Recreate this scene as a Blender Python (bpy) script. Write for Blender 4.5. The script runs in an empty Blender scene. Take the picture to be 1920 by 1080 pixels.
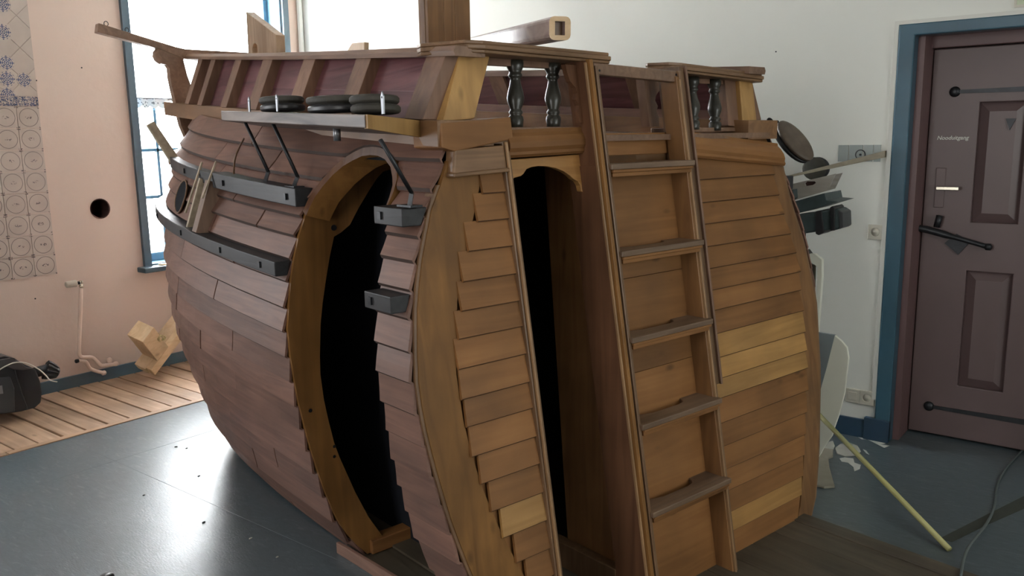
import bpy, bmesh, math, random
from mathutils import Vector, Matrix
from mathutils.geometry import tessellate_polygon
random.seed(7)
C = bpy.context.scene.collection
PI = math.pi

# ------------------------------------------------------------ camera
F = 1585.0; HY = 256.0; HS = -0.016; CH = 1.6
def _n(v): return v.normalized()
DOWN = _n(Vector((-HS, 1.0, -(HY-540)/F)))
def _ray(px, py): return Vector((px-960, py-540, F)).normalized()
def _frame(vx):
    X = _ray(vx, HY+HS*(vx-960)); Z = -DOWN; Y = Z.cross(X)
    return Matrix((X, Y, Z))
RM = _frame(2230); SM = _frame(2850)          # room axes, ship axes (rows)
cam = bpy.data.cameras.new('camera'); camo = bpy.data.objects.new('camera', cam); C.objects.link(camo)
cam.sensor_width = 36; cam.lens = F/1920*36; cam.clip_start = .05
cx = RM@Vector((1,0,0)); cu = RM@Vector((0,-1,0)); cb = RM@Vector((0,0,-1))
camo.matrix_world = Matrix(((cx.x,cu.x,cb.x,0),(cx.y,cu.y,cb.y,0),(cx.z,cu.z,cb.z,CH),(0,0,0,1)))
bpy.context.scene.camera = camo

# ------------------------------------------------------------ light and exposure
sc = bpy.context.scene
sc.view_settings.view_transform = 'Standard'; sc.view_settings.look = 'None'
sc.view_settings.gamma = 1; sc.view_settings.use_curve_mapping = False
sc.view_settings.exposure = 0.35
w = bpy.data.worlds.new('world'); sc.world = w; w.use_nodes = True
w.node_tree.nodes['Background'].inputs[0].default_value = (.93,.97,1,1)
w.node_tree.nodes['Background'].inputs[1].default_value = 2.6
def area(name, loc, rot, sx, sy, power, col):
    l = bpy.data.lights.new(name, 'AREA'); l.shape = 'RECTANGLE'; l.size = sx; l.size_y = sy; l.energy = power; l.color = col
    o = bpy.data.objects.new(name, l); C.objects.link(o); o.location = loc; o.rotation_euler = rot; return o
# daylight through three windows, then an added fill window behind the camera
area('daylight_window_one', (3.68,6.02,1.95), (math.radians(-90),0,0), 1.25, 2.4, 270, (.95,.98,1))
area('daylight_window_two', (0.35,6.02,1.95), (math.radians(-90),0,0), 1.25, 2.4, 34, (.95,.97,1))
area('daylight_window_three', (-2.32,1.6,1.75), (0,math.radians(-90),0), 1.6, 1.4, 24, (1,.95,.88))
area('fill_window_four', (1.6,-2.95,1.9), (math.radians(90),0,0), 2.6, 1.6, 20, (.97,1,.84))

# ------------------------------------------------------------ helpers
OS = Vector((2.30, 3.20, 0))                  # ship origin in ship axes
S2R = RM @ SM.transposed()
class Frame: pass
def at(px, py, ax, val, M=RM):
    d = M@_ray(px, py); o = Vector((0,0,CH))
    i = 'xyz'.index(ax); t = (val-o[i])/d[i]
    return o+d*t
def node(nt, t, **kw):
    n = nt.nodes.new(t)
    for k, v in kw.items(): setattr(n, k, v)
    return n
def ramp(nt, pts):
    r = node(nt, 'ShaderNodeValToRGB'); e = r.color_ramp.elements
    while len(e) < len(pts): e.new(.5)
    for i, (p, c) in enumerate(pts):
        e[i].position = p; e[i].color = (*c, 1) if len(c) == 3 else c
    return r
def base_mat(name, rough=.5, spec=.5):
    m = bpy.data.materials.new(name); m.use_nodes = True
    b = m.node_tree.nodes['Principled BSDF']
    b.inputs['Roughness'].default_value = rough; b.inputs['Specular IOR Level'].default_value = spec
    return m, m.node_tree, b
def paint(name, col, rough=.5, var=.08, scale=6, bump=.0, metal=0, spec=.5, bscale=60):
    m, nt, b = base_mat(name, rough, spec); b.inputs['Metallic'].default_value = metal
    tc = node(nt, 'ShaderNodeTexCoord'); n = node(nt, 'ShaderNodeTexNoise'); n.inputs['Scale'].default_value = scale; n.inputs['Detail'].default_value = 5
    nt.links.new(tc.outputs['Object'], n.inputs['Vector'])
    r = ramp(nt, [(.3, [c*(1-var) for c in col]), (.7, [min(1, c*(1+var)) for c in col])])
    nt.links.new(n.outputs['Fac'], r.inputs[0]); nt.links.new(r.outputs[0], b.inputs['Base Color'])
    if bump:
        n2 = node(nt, 'ShaderNodeTexNoise'); n2.inputs['Scale'].default_value = bscale; n2.inputs['Detail'].default_value = 4
        nt.links.new(tc.outputs['Object'], n2.inputs['Vector'])
        bp = node(nt, 'ShaderNodeBump'); bp.inputs['Strength'].default_value = bump; bp.inputs['Distance'].default_value = .004
        nt.links.new(n2.outputs['Fac'], bp.inputs['Height']); nt.links.new(bp.outputs[0], b.inputs['Normal'])
    return m
def wood(name, light, dark, axis='x', rough=.45, knots=.0, grain=1.0, spec=.5, bump=.25, contrast=1.0):
    m, nt, b = base_mat(name, rough, spec); L = nt.links
    tc = node(nt, 'ShaderNodeTexCoord'); oi = node(nt, 'ShaderNodeObjectInfo')
    mp = node(nt, 'ShaderNodeMapping')
    s = {'x': (2.2,34,34), 'y': (34,2.2,34), 'z': (34,34,2.2)}[axis]
    mp.inputs['Scale'].default_value = [q*grain for q in s]
    off = node(nt, 'ShaderNodeVectorMath', operation='SCALE'); off.inputs[0].default_value = (3.1,5.7,9.3)
    L.new(oi.outputs['Random'], off.inputs['Scale'])
    add = node(nt, 'ShaderNodeVectorMath', operation='ADD'); L.new(tc.outputs['Object'], add.inputs[0]); L.new(off.outputs[0], add.inputs[1])
    L.new(add.outputs[0], mp.inputs[0])
    n = node(nt, 'ShaderNodeTexNoise'); n.inputs['Scale'].default_value = 1; n.inputs['Detail'].default_value = 5; n.inputs['Distortion'].default_value = 1.4
    L.new(mp.outputs[0], n.inputs['Vector'])
    d2 = [l_*(1-contrast)+d_*contrast for l_, d_ in zip(light, dark)]
    r = ramp(nt, [(.32, d2), (.68, light)]); L.new(n.outputs['Fac'], r.inputs[0])
    big = node(nt, 'ShaderNodeTexNoise'); big.inputs['Scale'].default_value = 3.5; big.inputs['Detail'].default_value = 3
    L.new(add.outputs[0], big.inputs['Vector'])
    br = ramp(nt, [(.3, (.72,.72,.72)), (.7, (1.12,1.12,1.12))]); L.new(big.outputs['Fac'], br.inputs[0])
    mx = node(nt, 'ShaderNodeMix', data_type='RGBA', blend_type='MULTIPLY'); mx.inputs[0].default_value = 1
    L.new(r.outputs[0], mx.inputs[6]); L.new(br.outputs[0], mx.inputs[7])
    hv = node(nt, 'ShaderNodeHueSaturation'); mr = node(nt, 'ShaderNodeMapRange'); mr.inputs[3].default_value = .86; mr.inputs[4].default_value = 1.14
    L.new(oi.outputs['Random'], mr.inputs[0]); L.new(mr.outputs[0], hv.inputs['Value']); L.new(mx.outputs[2], hv.inputs['Color'])
    out = hv.outputs[0]
    if knots:
        mk = node(nt, 'ShaderNodeMapping'); k = {'x': (4.2,9,9), 'y': (9,4.2,9), 'z': (9,9,4.2)}[axis]; mk.inputs['Scale'].default_value = k
        L.new(add.outputs[0], mk.inputs[0])
        vo = node(nt, 'ShaderNodeTexVoronoi'); vo.inputs['Scale'].default_value = 1; vo.inputs['Randomness'].default_value = 1; L.new(mk.outputs[0], vo.inputs['Vector'])
        kr = ramp(nt, [(.05, (1,1,1)), (.13, (0,0,0))]); L.new(vo.outputs['Distance'], kr.inputs[0])
        km = node(nt, 'ShaderNodeMath', operation='MULTIPLY'); km.inputs[1].default_value = knots; L.new(kr.outputs[0], km.inputs[0])
        mk2 = node(nt, 'ShaderNodeMix', data_type='RGBA'); L.new(km.outputs[0], mk2.inputs[0]); L.new(out, mk2.inputs[6]); mk2.inputs[7].default_value = (*[c*.35 for c in dark], 1)
        out = mk2.outputs[2]
    L.new(out, b.inputs['Base Color'])
    rr = node(nt, 'ShaderNodeMapRange'); rr.inputs[3].default_value = rough-.08; rr.inputs[4].default_value = rough+.12
    L.new(big.outputs['Fac'], rr.inputs[0]); L.new(rr.outputs[0], b.inputs['Roughness'])
    bp = node(nt, 'ShaderNodeBump'); bp.inputs['Strength'].default_value = bump; bp.inputs['Distance'].default_value = .003
    L.new(n.outputs['Fac'], bp.inputs['Height']); L.new(bp.outputs[0], b.inputs['Normal'])
    return m
# --- materials
HL, HD = (.235,.126,.092), (.155,.081,.06)
M = dict(
 hull=wood('hull_wood', HL, HD, 'y', .47, .0, .8, .38, .25),
 facex=wood('stained_wood_across', (.262,.122,.042), (.205,.091,.030), 'x', .5, .7, .6, .3),
 facez=wood('stained_wood_upright', (.26,.13,.048), (.175,.082,.03), 'z', .45, .5, .6),
 facey=wood('stained_wood_lengthwise', (.26,.135,.06), (.18,.09,.038), 'y', .45, .3, .6),
 newx=wood('fresh_pine_across', (.44,.24,.075), (.34,.175,.05), 'x', .5, .9, .7),
 tanz=wood('tan_wood_upright', (.50,.29,.10), (.38,.21,.07), 'z', .5, .5, .6),
 rib=wood('rib_wood', (.27,.128,.036), (.18,.083,.023), 'z', .5, .6, .45, .3),
 trim=wood('dark_moulding_wood', (.20,.115,.06), (.13,.07,.035), 'z', .38, 0, .8),
 trimx=wood('brown_moulding_across', (.25,.14,.07), (.16,.085,.04), 'x', .38, 0, .8),
 portp=wood('port_post_wood', (.26,.17,.12), (.18,.115,.08), 'z', .5, .2, .6, .4),
 seam=paint('plank_edge_shade', (.05,.028,.02), .7),  # shadow line under each hull strake, painted onto its lower chamfer
 weld=paint('weld_line', (.13,.155,.165), .4),
 seamf=paint('face_edge_shade', (.105,.05,.022), .7),  # same painted seam shadow for the lower edges of the face planks
 redb=wood('reddish_stained_board', (.15,.068,.032), (.10,.042,.02), 'z', .5, .2, .6, .3),
 edge=wood('worn_edge_wood', (.34,.20,.095), (.24,.135,.06), 'z', .5, 0, .8),
 black=wood('black_stained_wood', (.030,.030,.033), (.018,.018,.02), 'y', .46, 0, .8, .4),
 blackx=wood('black_stained_wood_across', (.035,.034,.036), (.018,.018,.02), 'x', .33, 0, .8, .6),
 red=wood('dark_red_stained_wood', (.19,.072,.078), (.105,.034,.038), 'y', .42, .2, .6, .55, .5),
 frame=wood('bulwark_frame_wood', (.24,.135,.085), (.17,.09,.055), 'z', .5, 0, .7),
 cap=wood('rail_wood', (.26,.155,.10), (.18,.10,.06), 'y', .42, 0, .8),
 shelf=wood('grey_glazed_pine', (.36,.30,.27), (.06,.046,.042), 'y', .42, .3, .42, .5, .9),
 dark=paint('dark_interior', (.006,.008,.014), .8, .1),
 pink=wood('base_board_wood', (.33,.19,.14), (.23,.13,.095), 'y', .5, .3),
 stage=wood('dark_stage_board', (.11,.09,.064), (.07,.057,.04), 'y', .5, .3, .7),
 pine=wood('bare_pine', (.66,.49,.31), (.55,.385,.22), 'x', .55, .5, .6),
 pinez=wood('bare_pine_long', (.62,.46,.30), (.52,.36,.21), 'z', .55, .3, .6),
 pale=paint('peeling_pale_paint', (.38,.31,.22), .6, .25, 30, .3),
 iron=paint('black_iron', (.03,.032,.036), .38, .2, 20, .2, .6),
 steel=paint('bright_steel', (.30,.31,.33), .38, .1, 10, 0, .9),
 block=paint('dark_olive_block_wood', (.040,.036,.028), .7, .25, 18, .2),
 blockb=paint('brown_block_wood', (.10,.072,.052), .5, .25, 18, .2),
 wallp=paint('pinkish_plaster', (.60,.475,.405), .75, .03, 1.5, .35, 0, .3, 25),
 wallw=paint('white_plaster', (.74,.75,.70), .75, .025, 1.5, .35, 0, .3, 25),
 ceil=paint('ceiling_paint', (.72,.71,.68), .8),
 blue=paint('blue_grey_gloss', (.075,.115,.145), .32, .08, 8, .1),
 bluel=paint('sash_blue_paint', (.10,.21,.30), .35, .05),
 teal=paint('door_frame_blue', (.033,.088,.125), .35, .12, 3),
 navy=paint('skirting_navy', (.018,.045,.08), .4, .1, 3),
 door=paint('door_mauve_paint', (.125,.083,.082), .38, .07, 4, .08),
 doorf=paint('door_frame_mauve', (.15,.085,.085), .4, .1, 4, .08),
 white=paint('white_gloss', (.62,.62,.57), .4, .03),
 cream=paint('cream_plastic', (.55,.53,.45), .4, .02),
 rub=paint('black_rubber', (.018,.018,.02), .42, .1, 10, .05),
 rub2=paint('grey_panel_plastic', (.045,.047,.05), .4, .1),
 cable=paint('pale_cable_sheath', (.62,.60,.52), .45),
 gcable=paint('grey_cable_sheath', (.10,.12,.12), .45),
 chrome=paint('brass_tinted_chrome', (.62,.58,.48), .25, .03, 5, 0, 1),
 pipe=paint('painted_pipe', (.70,.55,.46), .35, .05),
 knob=paint('aged_ivory_plastic', (.50,.46,.38), .4),
 tan=paint('broomstick_wood', (.42,.40,.17), .5, .08, 10),
 putty=paint('dried_plaster', (.42,.42,.37), .8, .1, 12),
 grey=paint('grey_board', (.26,.30,.31), .6, .03),
 wboard=paint('white_board', (.86,.86,.74), .5, .03),
 felt=paint('grey_beige_felt', (.30,.28,.22), .9, .1, 12, .4),
 case=paint('dark_green_case', (.05,.072,.074), .45, .15, 20, .3),
 tape=paint('dark_tape', (.045,.05,.04), .6, .15, 12),
 wool=paint('straw_tow', (.40,.32,.16), .9, .3, 30),
 hole=paint('red_brown_hole', (.045,.014,.010), .8, .3, 8),
)
def mirror_mat(): pass

def obj(name, bm, mat, parent=None, smooth=False, bevel=0, recalc=True):
    if recalc: bmesh.ops.recalc_face_normals(bm, faces=bm.faces)
    me = bpy.data.meshes.new(name); bm.to_mesh(me); bm.free()
    mats = mat if isinstance(mat, (list, tuple)) else [mat]
    for mm in mats: me.materials.append(M[mm] if isinstance(mm, str) else mm)
    if smooth:
        for p in me.polygons: p.use_smooth = True
    o = bpy.data.objects.new(name, me); C.objects.link(o)
    if parent is not None: o.parent = parent
    if bevel:
        b = o.modifiers.new('bevel', 'BEVEL'); b.width = bevel; b.segments = 2; b.limit_method = 'ANGLE'; b.angle_limit = math.radians(40)
    return o
def thing(name, label, cat, loc=(0,0,0), rotz=0, group=None):
    o = bpy.data.objects.new(name, None); C.objects.link(o); o.location = loc; o.rotation_euler = (0,0,rotz); o.empty_display_size = .1
    o['label'] = label; o['category'] = cat
    if group: o['group'] = group
    return o
def tag(o, label, cat, group=None):
    o['label'] = label; o['category'] = cat
    if group: o['group'] = group
    return o
def struct(o): o['kind'] = 'structure'; return o
def box(bm, x0, x1, y0, y1, z0, z1):
    v = [bm.verts.new(p) for p in ((x0,y0,z0),(x1,y0,z0),(x1,y1,z0),(x0,y1,z0),(x0,y0,z1),(x1,y0,z1),(x1,y1,z1),(x0,y1,z1))]
    for f in ((0,3,2,1),(4,5,6,7),(0,1,5,4),(1,2,6,5),(2,3,7,6),(3,0,4,7)): bm.faces.new([v[i] for i in f])
    return v
def hexa(bm, pts):
    v = [bm.verts.new(p) for p in pts]
    for f in ((0,3,2,1),(4,5,6,7),(0,1,5,4),(1,2,6,5),(2,3,7,6),(3,0,4,7)): bm.faces.new([v[i] for i in f])
def B(*a):
    bm = bmesh.new(); box(bm, *a); return bm
def prism(bm, loops, fn, d0, d1):
    """loops: outer ring then holes, 2D; fn(u,v,d) -> 3D"""
    loops = [[tuple(p) for p in l] for l in loops]
    tri = tessellate_polygon([[Vector((p[0],p[1],0)) for p in l] for l in loops])
    flat = [p for l in loops for p in l]
    a = [bm.verts.new(fn(p[0],p[1],d0)) for p in flat]; b = [bm.verts.new(fn(p[0],p[1],d1)) for p in flat]
    for t in tri:
        try: bm.faces.new([a[i] for i in t]); bm.faces.new([b[i] for i in reversed(t)])
        except ValueError: pass
    k = 0
    for l in loops:
        n = len(l)
        for i in range(n):
            j = (i+1) % n
            try: bm.faces.new([a[k+i], a[k+j], b[k+j], b[k+i]])
            except ValueError: pass
        k += n
def PR(loops, fn, d0, d1):
    bm = bmesh.new(); prism(bm, loops if isinstance(loops[0][0], (list, tuple)) else [loops], fn, d0, d1); return bm
def tube(bm, pts, r, seg=8, cap=True):
    pts = [Vector(p) for p in pts]; rings = []
    rs = r if isinstance(r, (list, tuple)) else [r]*len(pts)
    up = None
    for i, p in enumerate(pts):
        t = (pts[min(i+1,len(pts)-1)]-pts[max(i-1,0)]).normalized()
        if up is None:
            up = Vector((0,0,1)) if abs(t.z) < .9 else Vector((1,0,0))
        a = t.cross(up).normalized(); b = a.cross(t).normalized(); up = b
        rings.append([bm.verts.new(p+(a*math.cos(q*2*PI/seg)+b*math.sin(q*2*PI/seg))*rs[i]) for q in range(seg)])
    for i in range(len(rings)-1):
        for q in range(seg):
            bm.faces.new([rings[i][q], rings[i][(q+1)%seg], rings[i+1][(q+1)%seg], rings[i+1][q]])
    if cap: bm.faces.new(rings[0][::-1]); bm.faces.new(rings[-1])
def smooth_path(pts, n=6):
    pts = [Vector(p) for p in pts]; out = []
    P = [pts[0]]+pts+[pts[-1]]
    for i in range(1, len(P)-2):
        for k in range(n):
            t = k/n; a, b, c, d = P[i-1], P[i], P[i+1], P[i+2]
            out.append(.5*((2*b)+(c-a)*t+(2*a-5*b+4*c-d)*t*t+(3*b-a-3*c+d)*t**3))
    out.append(pts[-1]); return out
def lathe(bm, prof, fn, seg=20):
    """prof: (r,h); fn(x,y,h) -> 3D"""
    rings = []
    for r, h in prof:
        rings.append([bm.verts.new(fn(r*math.cos(2*PI*q/seg), r*math.sin(2*PI*q/seg), h)) for q in range(seg)])
    for i in range(len(rings)-1):
        for q in range(seg):
            bm.faces.new([rings[i][q], rings[i][(q+1)%seg], rings[i+1][(q+1)%seg], rings[i+1][q]])
    bm.faces.new(rings[0][::-1]); bm.faces.new(rings[-1])
def T(bm, pts, r, seg=8): tube(bm, pts, r, seg); return bm
def interp(x, xs, ys):
    if x <= xs[0]: return ys[0]
    for i in range(1, len(xs)):
        if x <= xs[i]: return ys[i-1]+(ys[i]-ys[i-1])*(x-xs[i-1])/(xs[i]-xs[i-1])
    return ys[-1]

# ============================================================ ROOM
WY = 5.68; WX = 4.50; CZ = 3.15; LX = -2.3; BY = -2.6
WIN = (3.06, 4.31, .74, 2.98); WIN2 = (-.30, .98, .74, 2.98)
def rect(x0, x1, z0, z1): return [(x0,z0),(x1,z0),(x1,z1),(x0,z1)]
def circ(cx, cz, r, n=24, k=1): return [(cx+r*math.cos(2*PI*i/n), cz+k*r*math.sin(2*PI*i/n)) for i in range(n)]
# floor
def floor_material():
    m, nt, b = base_mat('blue_grey_linoleum', .3, .85); L = nt.links
    tc = node(nt, 'ShaderNodeTexCoord')
    n = node(nt, 'ShaderNodeTexNoise'); n.inputs['Scale'].default_value = 9; n.inputs['Detail'].default_value = 8; n.inputs['Distortion'].default_value = 2.2
    mp = node(nt, 'ShaderNodeMapping'); mp.inputs['Scale'].default_value = (3.5,1,1); mp.inputs['Rotation'].default_value = (0,0,.8)
    L.new(tc.outputs['Object'], mp.inputs[0]); L.new(mp.outputs[0], n.inputs['Vector'])
    r = ramp(nt, [(.35, (.070,.092,.104)), (.6, (.088,.113,.126)), (.72, (.135,.16,.17))]); L.new(n.outputs['Fac'], r.inputs[0])
    L.new(r.outputs[0], b.inputs['Base Color'])
    sm = node(nt, 'ShaderNodeTexNoise'); sm.inputs['Scale'].default_value = 2.2; sm.inputs['Detail'].default_value = 7; L.new(tc.outputs['Object'], sm.inputs['Vector'])
    mr = node(nt, 'ShaderNodeMapRange'); mr.inputs[1].default_value = .2; mr.inputs[2].default_value = .8; mr.inputs[3].default_value = .29; mr.inputs[4].default_value = .38
    L.new(sm.outputs['Fac'], mr.inputs[0]); L.new(mr.outputs[0], b.inputs['Roughness'])
    bp = node(nt, 'ShaderNodeBump'); bp.inputs['Strength'].default_value = .25; bp.inputs['Distance'].default_value = .002
    n3 = node(nt, 'ShaderNodeTexNoise'); n3.inputs['Scale'].default_value = 55; n3.inputs['Detail'].default_value = 3; L.new(mp.outputs[0], n3.inputs['Vector'])
    L.new(n3.outputs['Fac'], bp.inputs['Height']); L.new(bp.outputs[0], b.inputs['Normal'])
    return m
M['lino'] = floor_material()
EY = 4.735
floor = struct(obj('floor', B(LX-.3, WX+.35, BY-.3, EY-.045, -.08, 0), 'lino'))
struct(obj('floor_subfloor', B(LX-.3, WX+.35, EY-.045, WY+.3, -.10, -.035), 'dark', floor))
# boards by the window wall
M['fboard'] = wood('worn_floor_board', (.44,.29,.19), (.30,.185,.115), 'y', .5, .5, .5)
M['fedge'] = wood('floor_edge_strip', (.40,.25,.155), (.30,.18,.11), 'x', .5, 0, .6)
x = LX+.05; k = 0
while x < WX-.02:
    wd = .118+random.uniform(-.006,.006)
    o = obj('floor_board', B(x, min(WX, x+wd), EY+.003, WY-.012, -.035, .004+random.uniform(-.003,.002)), 'fboard', floor, bevel=.003)
    x += wd+random.choice([.007,.011,.016]); k += 1
for a, b_ in ((LX, 1.655), (1.66, 3.35), (3.354, WX)):
    obj('floor_edge_strip', B(a, b_, EY-.045, EY, -.03, .006), 'fedge', floor, bevel=.002)
# weld lines of the linoleum sheets
for p, q in (((.2,4.15),(3.4,4.15)), ((1.95,1.5),(1.95,4.69)), ((4.05,.0),(4.05,4.69))):
    bm = bmesh.new(); hx = .0014
    if p[1] == q[1]: box(bm, p[0], q[0], p[1]-hx, p[1]+hx, -.001, .0006)
    else: box(bm, p[0]-hx, p[0]+hx, p[1], q[1], -.001, .0006)
    obj('floor_seam', bm, 'weld', floor)
# walls
fA = lambda u, v, d: (u, d, v)
fR = lambda u, v, d: (d, u, v)
VH = (2.742, 1.168, .064)
wall = struct(obj('wall_back', PR([rect(LX, WX+.3, 0, CZ), rect(*WIN), rect(*WIN2), circ(*VH)], fA, WY, WY+.34), 'wallp'))
DW = (.13, 1.145, 0, 2.10)
wr = struct(obj('wall_right', PR([[(BY,0),(DW[0],0),(DW[0],DW[3]),(DW[1],DW[3]),(DW[1],0),(WY,0),(WY,CZ),(BY,CZ)]], fR, WX, WX+.30), 'wallw'))
W3 = (.8, 2.4, .95, 2.6)
struct(obj('wall_left', PR([rect(BY, WY, 0, CZ), rect(*W3)], fR, LX-.2, LX), 'wallp'))
W4 = (.3, 2.9, 1.05, 2.75)
struct(obj('wall_front', PR([rect(LX,WX,0,CZ), rect(*W4)], fA, BY-.2, BY), 'wallw'))
struct(obj('ceiling', B(LX, WX, BY, WY, CZ, CZ+.1), 'ceil'))
struct(obj('baseboard_back', B(LX, WX, WY-.018, WY, -.02, .082), 'blue', None, bevel=.003))
bb = struct(obj('baseboard_right', B(WX-.018, WX, 1.19, WY-.02, 0, .10), 'navy', None, bevel=.003))
obj('corner_bead', T(bmesh.new(), [(WX-.03,WY-.03,.1),(WX-.03,WY-.03,CZ)], .022, 8), 'wallw', wr)
# window(s)
def window(n, x0, x1, z0, z1, lace):
    w_ = struct(obj('window_%d' % n, PR([rect(x0-.055, x1+.055, z0-.0, z1+.06), rect(x0-.002, x1+.002, z0+.001, z1)], fA, WY-.028, WY+.0), 'blue', None, bevel=.004))
    obj('window_reveal', PR([rect(x0, x1, z0, z1), rect(x0+.012, x1-.012, z0+.012, z1-.012)], fA, WY, WY+.15), 'bluel', w_)
    f = obj('sash_frame', PR([rect(x0+.01, x1-.01, z0+.01, z1-.01), rect(x0+.05, x1-.05, z0+.07, 1.86), rect(x0+.05, x1-.05, 1.90, z1-.06)], fA, WY+.15, WY+.20), 'bluel', w_, bevel=.004)
    for z in (1.21, 1.545):
        obj('muntin', B(x0+.045, x1-.045, WY+.16, WY+.19, z-.011, z+.011), 'bluel', w_)
    for xx in (x0+.22, x0+.62,):
        obj('muntin', B(xx-.010, xx+.010, WY+.16, WY+.19, z0+.06, 1.87), 'bluel', w_)
    g = base_mat('window_glass', .02)[0]; bs = g.node_tree.nodes['Principled BSDF']; bs.inputs['Transmission Weight'].default_value = 1; bs.inputs['IOR'].default_value = 1.02; bs.inputs['Base Color'].default_value = (1,1,1,1)
    if n == 1:
        obj('glass_pane', B(x0+.04, x1-.04, WY+.172, WY+.176, z0+.06, z1-.06), g, w_)
    obj('window_sill', B(x0-.10, x1+.10, WY-.10, WY+.15, z0-.035, z0+.002), 'blue', w_, bevel=.008)
    if lace:
        bm = bmesh.new(); y = WY+.135
        nseg = 90
        for i in range(nseg):
            a = x0+.05+(x1-x0-.1)*i/nseg; b = x0+.05+(x1-x0-.1)*(i+1)/nseg
            za = 1.855-.018*abs(math.sin(i*PI/5)); zb = 1.855-.018*abs(math.sin((i+1)*PI/5))
            ya = y+.006*math.sin(i*.9); yb = y+.006*math.sin((i+1)*.9)
            vs = [bm.verts.new(q) for q in ((a,ya,za),(b,yb,zb),(b,yb,1.905),(a,ya,1.905))]; bm.faces.new(vs)
            if i % 5 in (1,3): bmesh.ops.delete(bm, geom=[bm.faces[-1]] if False else [], context='FACES')
        bmesh.ops.solidify(bm, geom=bm.faces[:], thickness=.001)
        lm, nt, bb_ = base_mat('lace_cotton', .9); tcn = node(nt, 'ShaderNodeTexCoord'); vo = node(nt, 'ShaderNodeTexVoronoi'); vo.inputs['Scale'].default_value = 55
        nt.links.new(tcn.outputs['Object'], vo.inputs['Vector']); rr = ramp(nt, [(.28, (.22,.24,.26)), (.4, (.8,.8,.8))]); nt.links.new(vo.outputs['Distance'], rr.inputs[0]); nt.links.new(rr.outputs[0], bb_.inputs['Base Color'])
        tag(obj('lace_valance', bm, lm), 'narrow white lace valance hanging across the tall back window', 'curtain')
        tag(obj('curtain_rod', T(bmesh.new(), [(x0+.02,y,1.908),(x1-.02,y,1.908)], .005, 8), 'steel'), 'thin rod carrying the lace valance across the back window', 'rod')
    return w_
w1 = window(1, *WIN, True); window(2, *WIN2, False)
w3 = struct(obj('window_3', PR([rect(W3[0]-.05, W3[1]+.05, W3[2]-.05, W3[3]+.05), rect(*W3)], fR, LX, LX+.03), 'blue'))
w4 = struct(obj('window_4', PR([rect(W4[0]-.05, W4[1]+.05, W4[2]-.05, W4[3]+.05), rect(*W4)], fA, BY, BY+.03), 'blue'))  # added unseen window, put in to carry fill for the aft face
for xx in (1.17, 2.03): obj('muntin', B(xx-.02, xx+.02, BY-.12, BY-.09, W4[2], W4[3]), 'bluel', w4)
for yy in (1.4, 1.9): obj('muntin', B(LX-.12, LX-.09, yy-.012, yy+.012, W3[2], W3[3]), 'bluel', w3)
# small things on the window sill
s = B(3.10, 3.19, WY-.075, WY-.03, WIN[2]+.002, WIN[2]+.012)
tag(obj('wood_chip', s, 'pine', None, bevel=.002), 'small flat piece of pale wood lying on the window sill', 'wood')
# wall vent hole (empty pipe sleeve)
vt = thing('wall_vent', 'round dark vent hole with reddish inside in the pinkish wall', 'vent', (VH[0], WY, VH[1]))
bm = bmesh.new(); n = 28
for i in range(n):
    a, b = 2*PI*i/n, 2*PI*(i+1)/n
    q = [[bm.verts.new((r*math.cos(t), d, r*math.sin(t))) for t in (a, b)] for r, d in ((.068,-.004),(.061,-.004),(.061,.20))]
    bm.faces.new([q[0][0],q[0][1],q[1][1],q[1][0]]); bm.faces.new([q[1][0],q[1][1],q[2][1],q[2][0]])
obj('sleeve', bm, 'hole', vt)
obj('back_plate', PR([circ(0,0,.0605,28)], lambda u,v,d:(u,d,v), .19, .20), paint('dark_red_cloth', (.10,.02,.018), .8, .5, 25), vt)
# small nail holes / screws on walls
for (px, py) in ((153,127), (68,151), (66,560)):
    p = at(px, py, 'y', WY)
    obj('nail_hole', PR([circ(p.x, p.z, .005, 8)], fA, WY-.002, WY+.001), 'iron', wall)
p = at(1455, 97, 'x', WX); obj('nail_hole', PR([circ(p.y, p.z, .004, 8)], fR, WX-.002, WX+.001), 'iron', wr)
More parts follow.
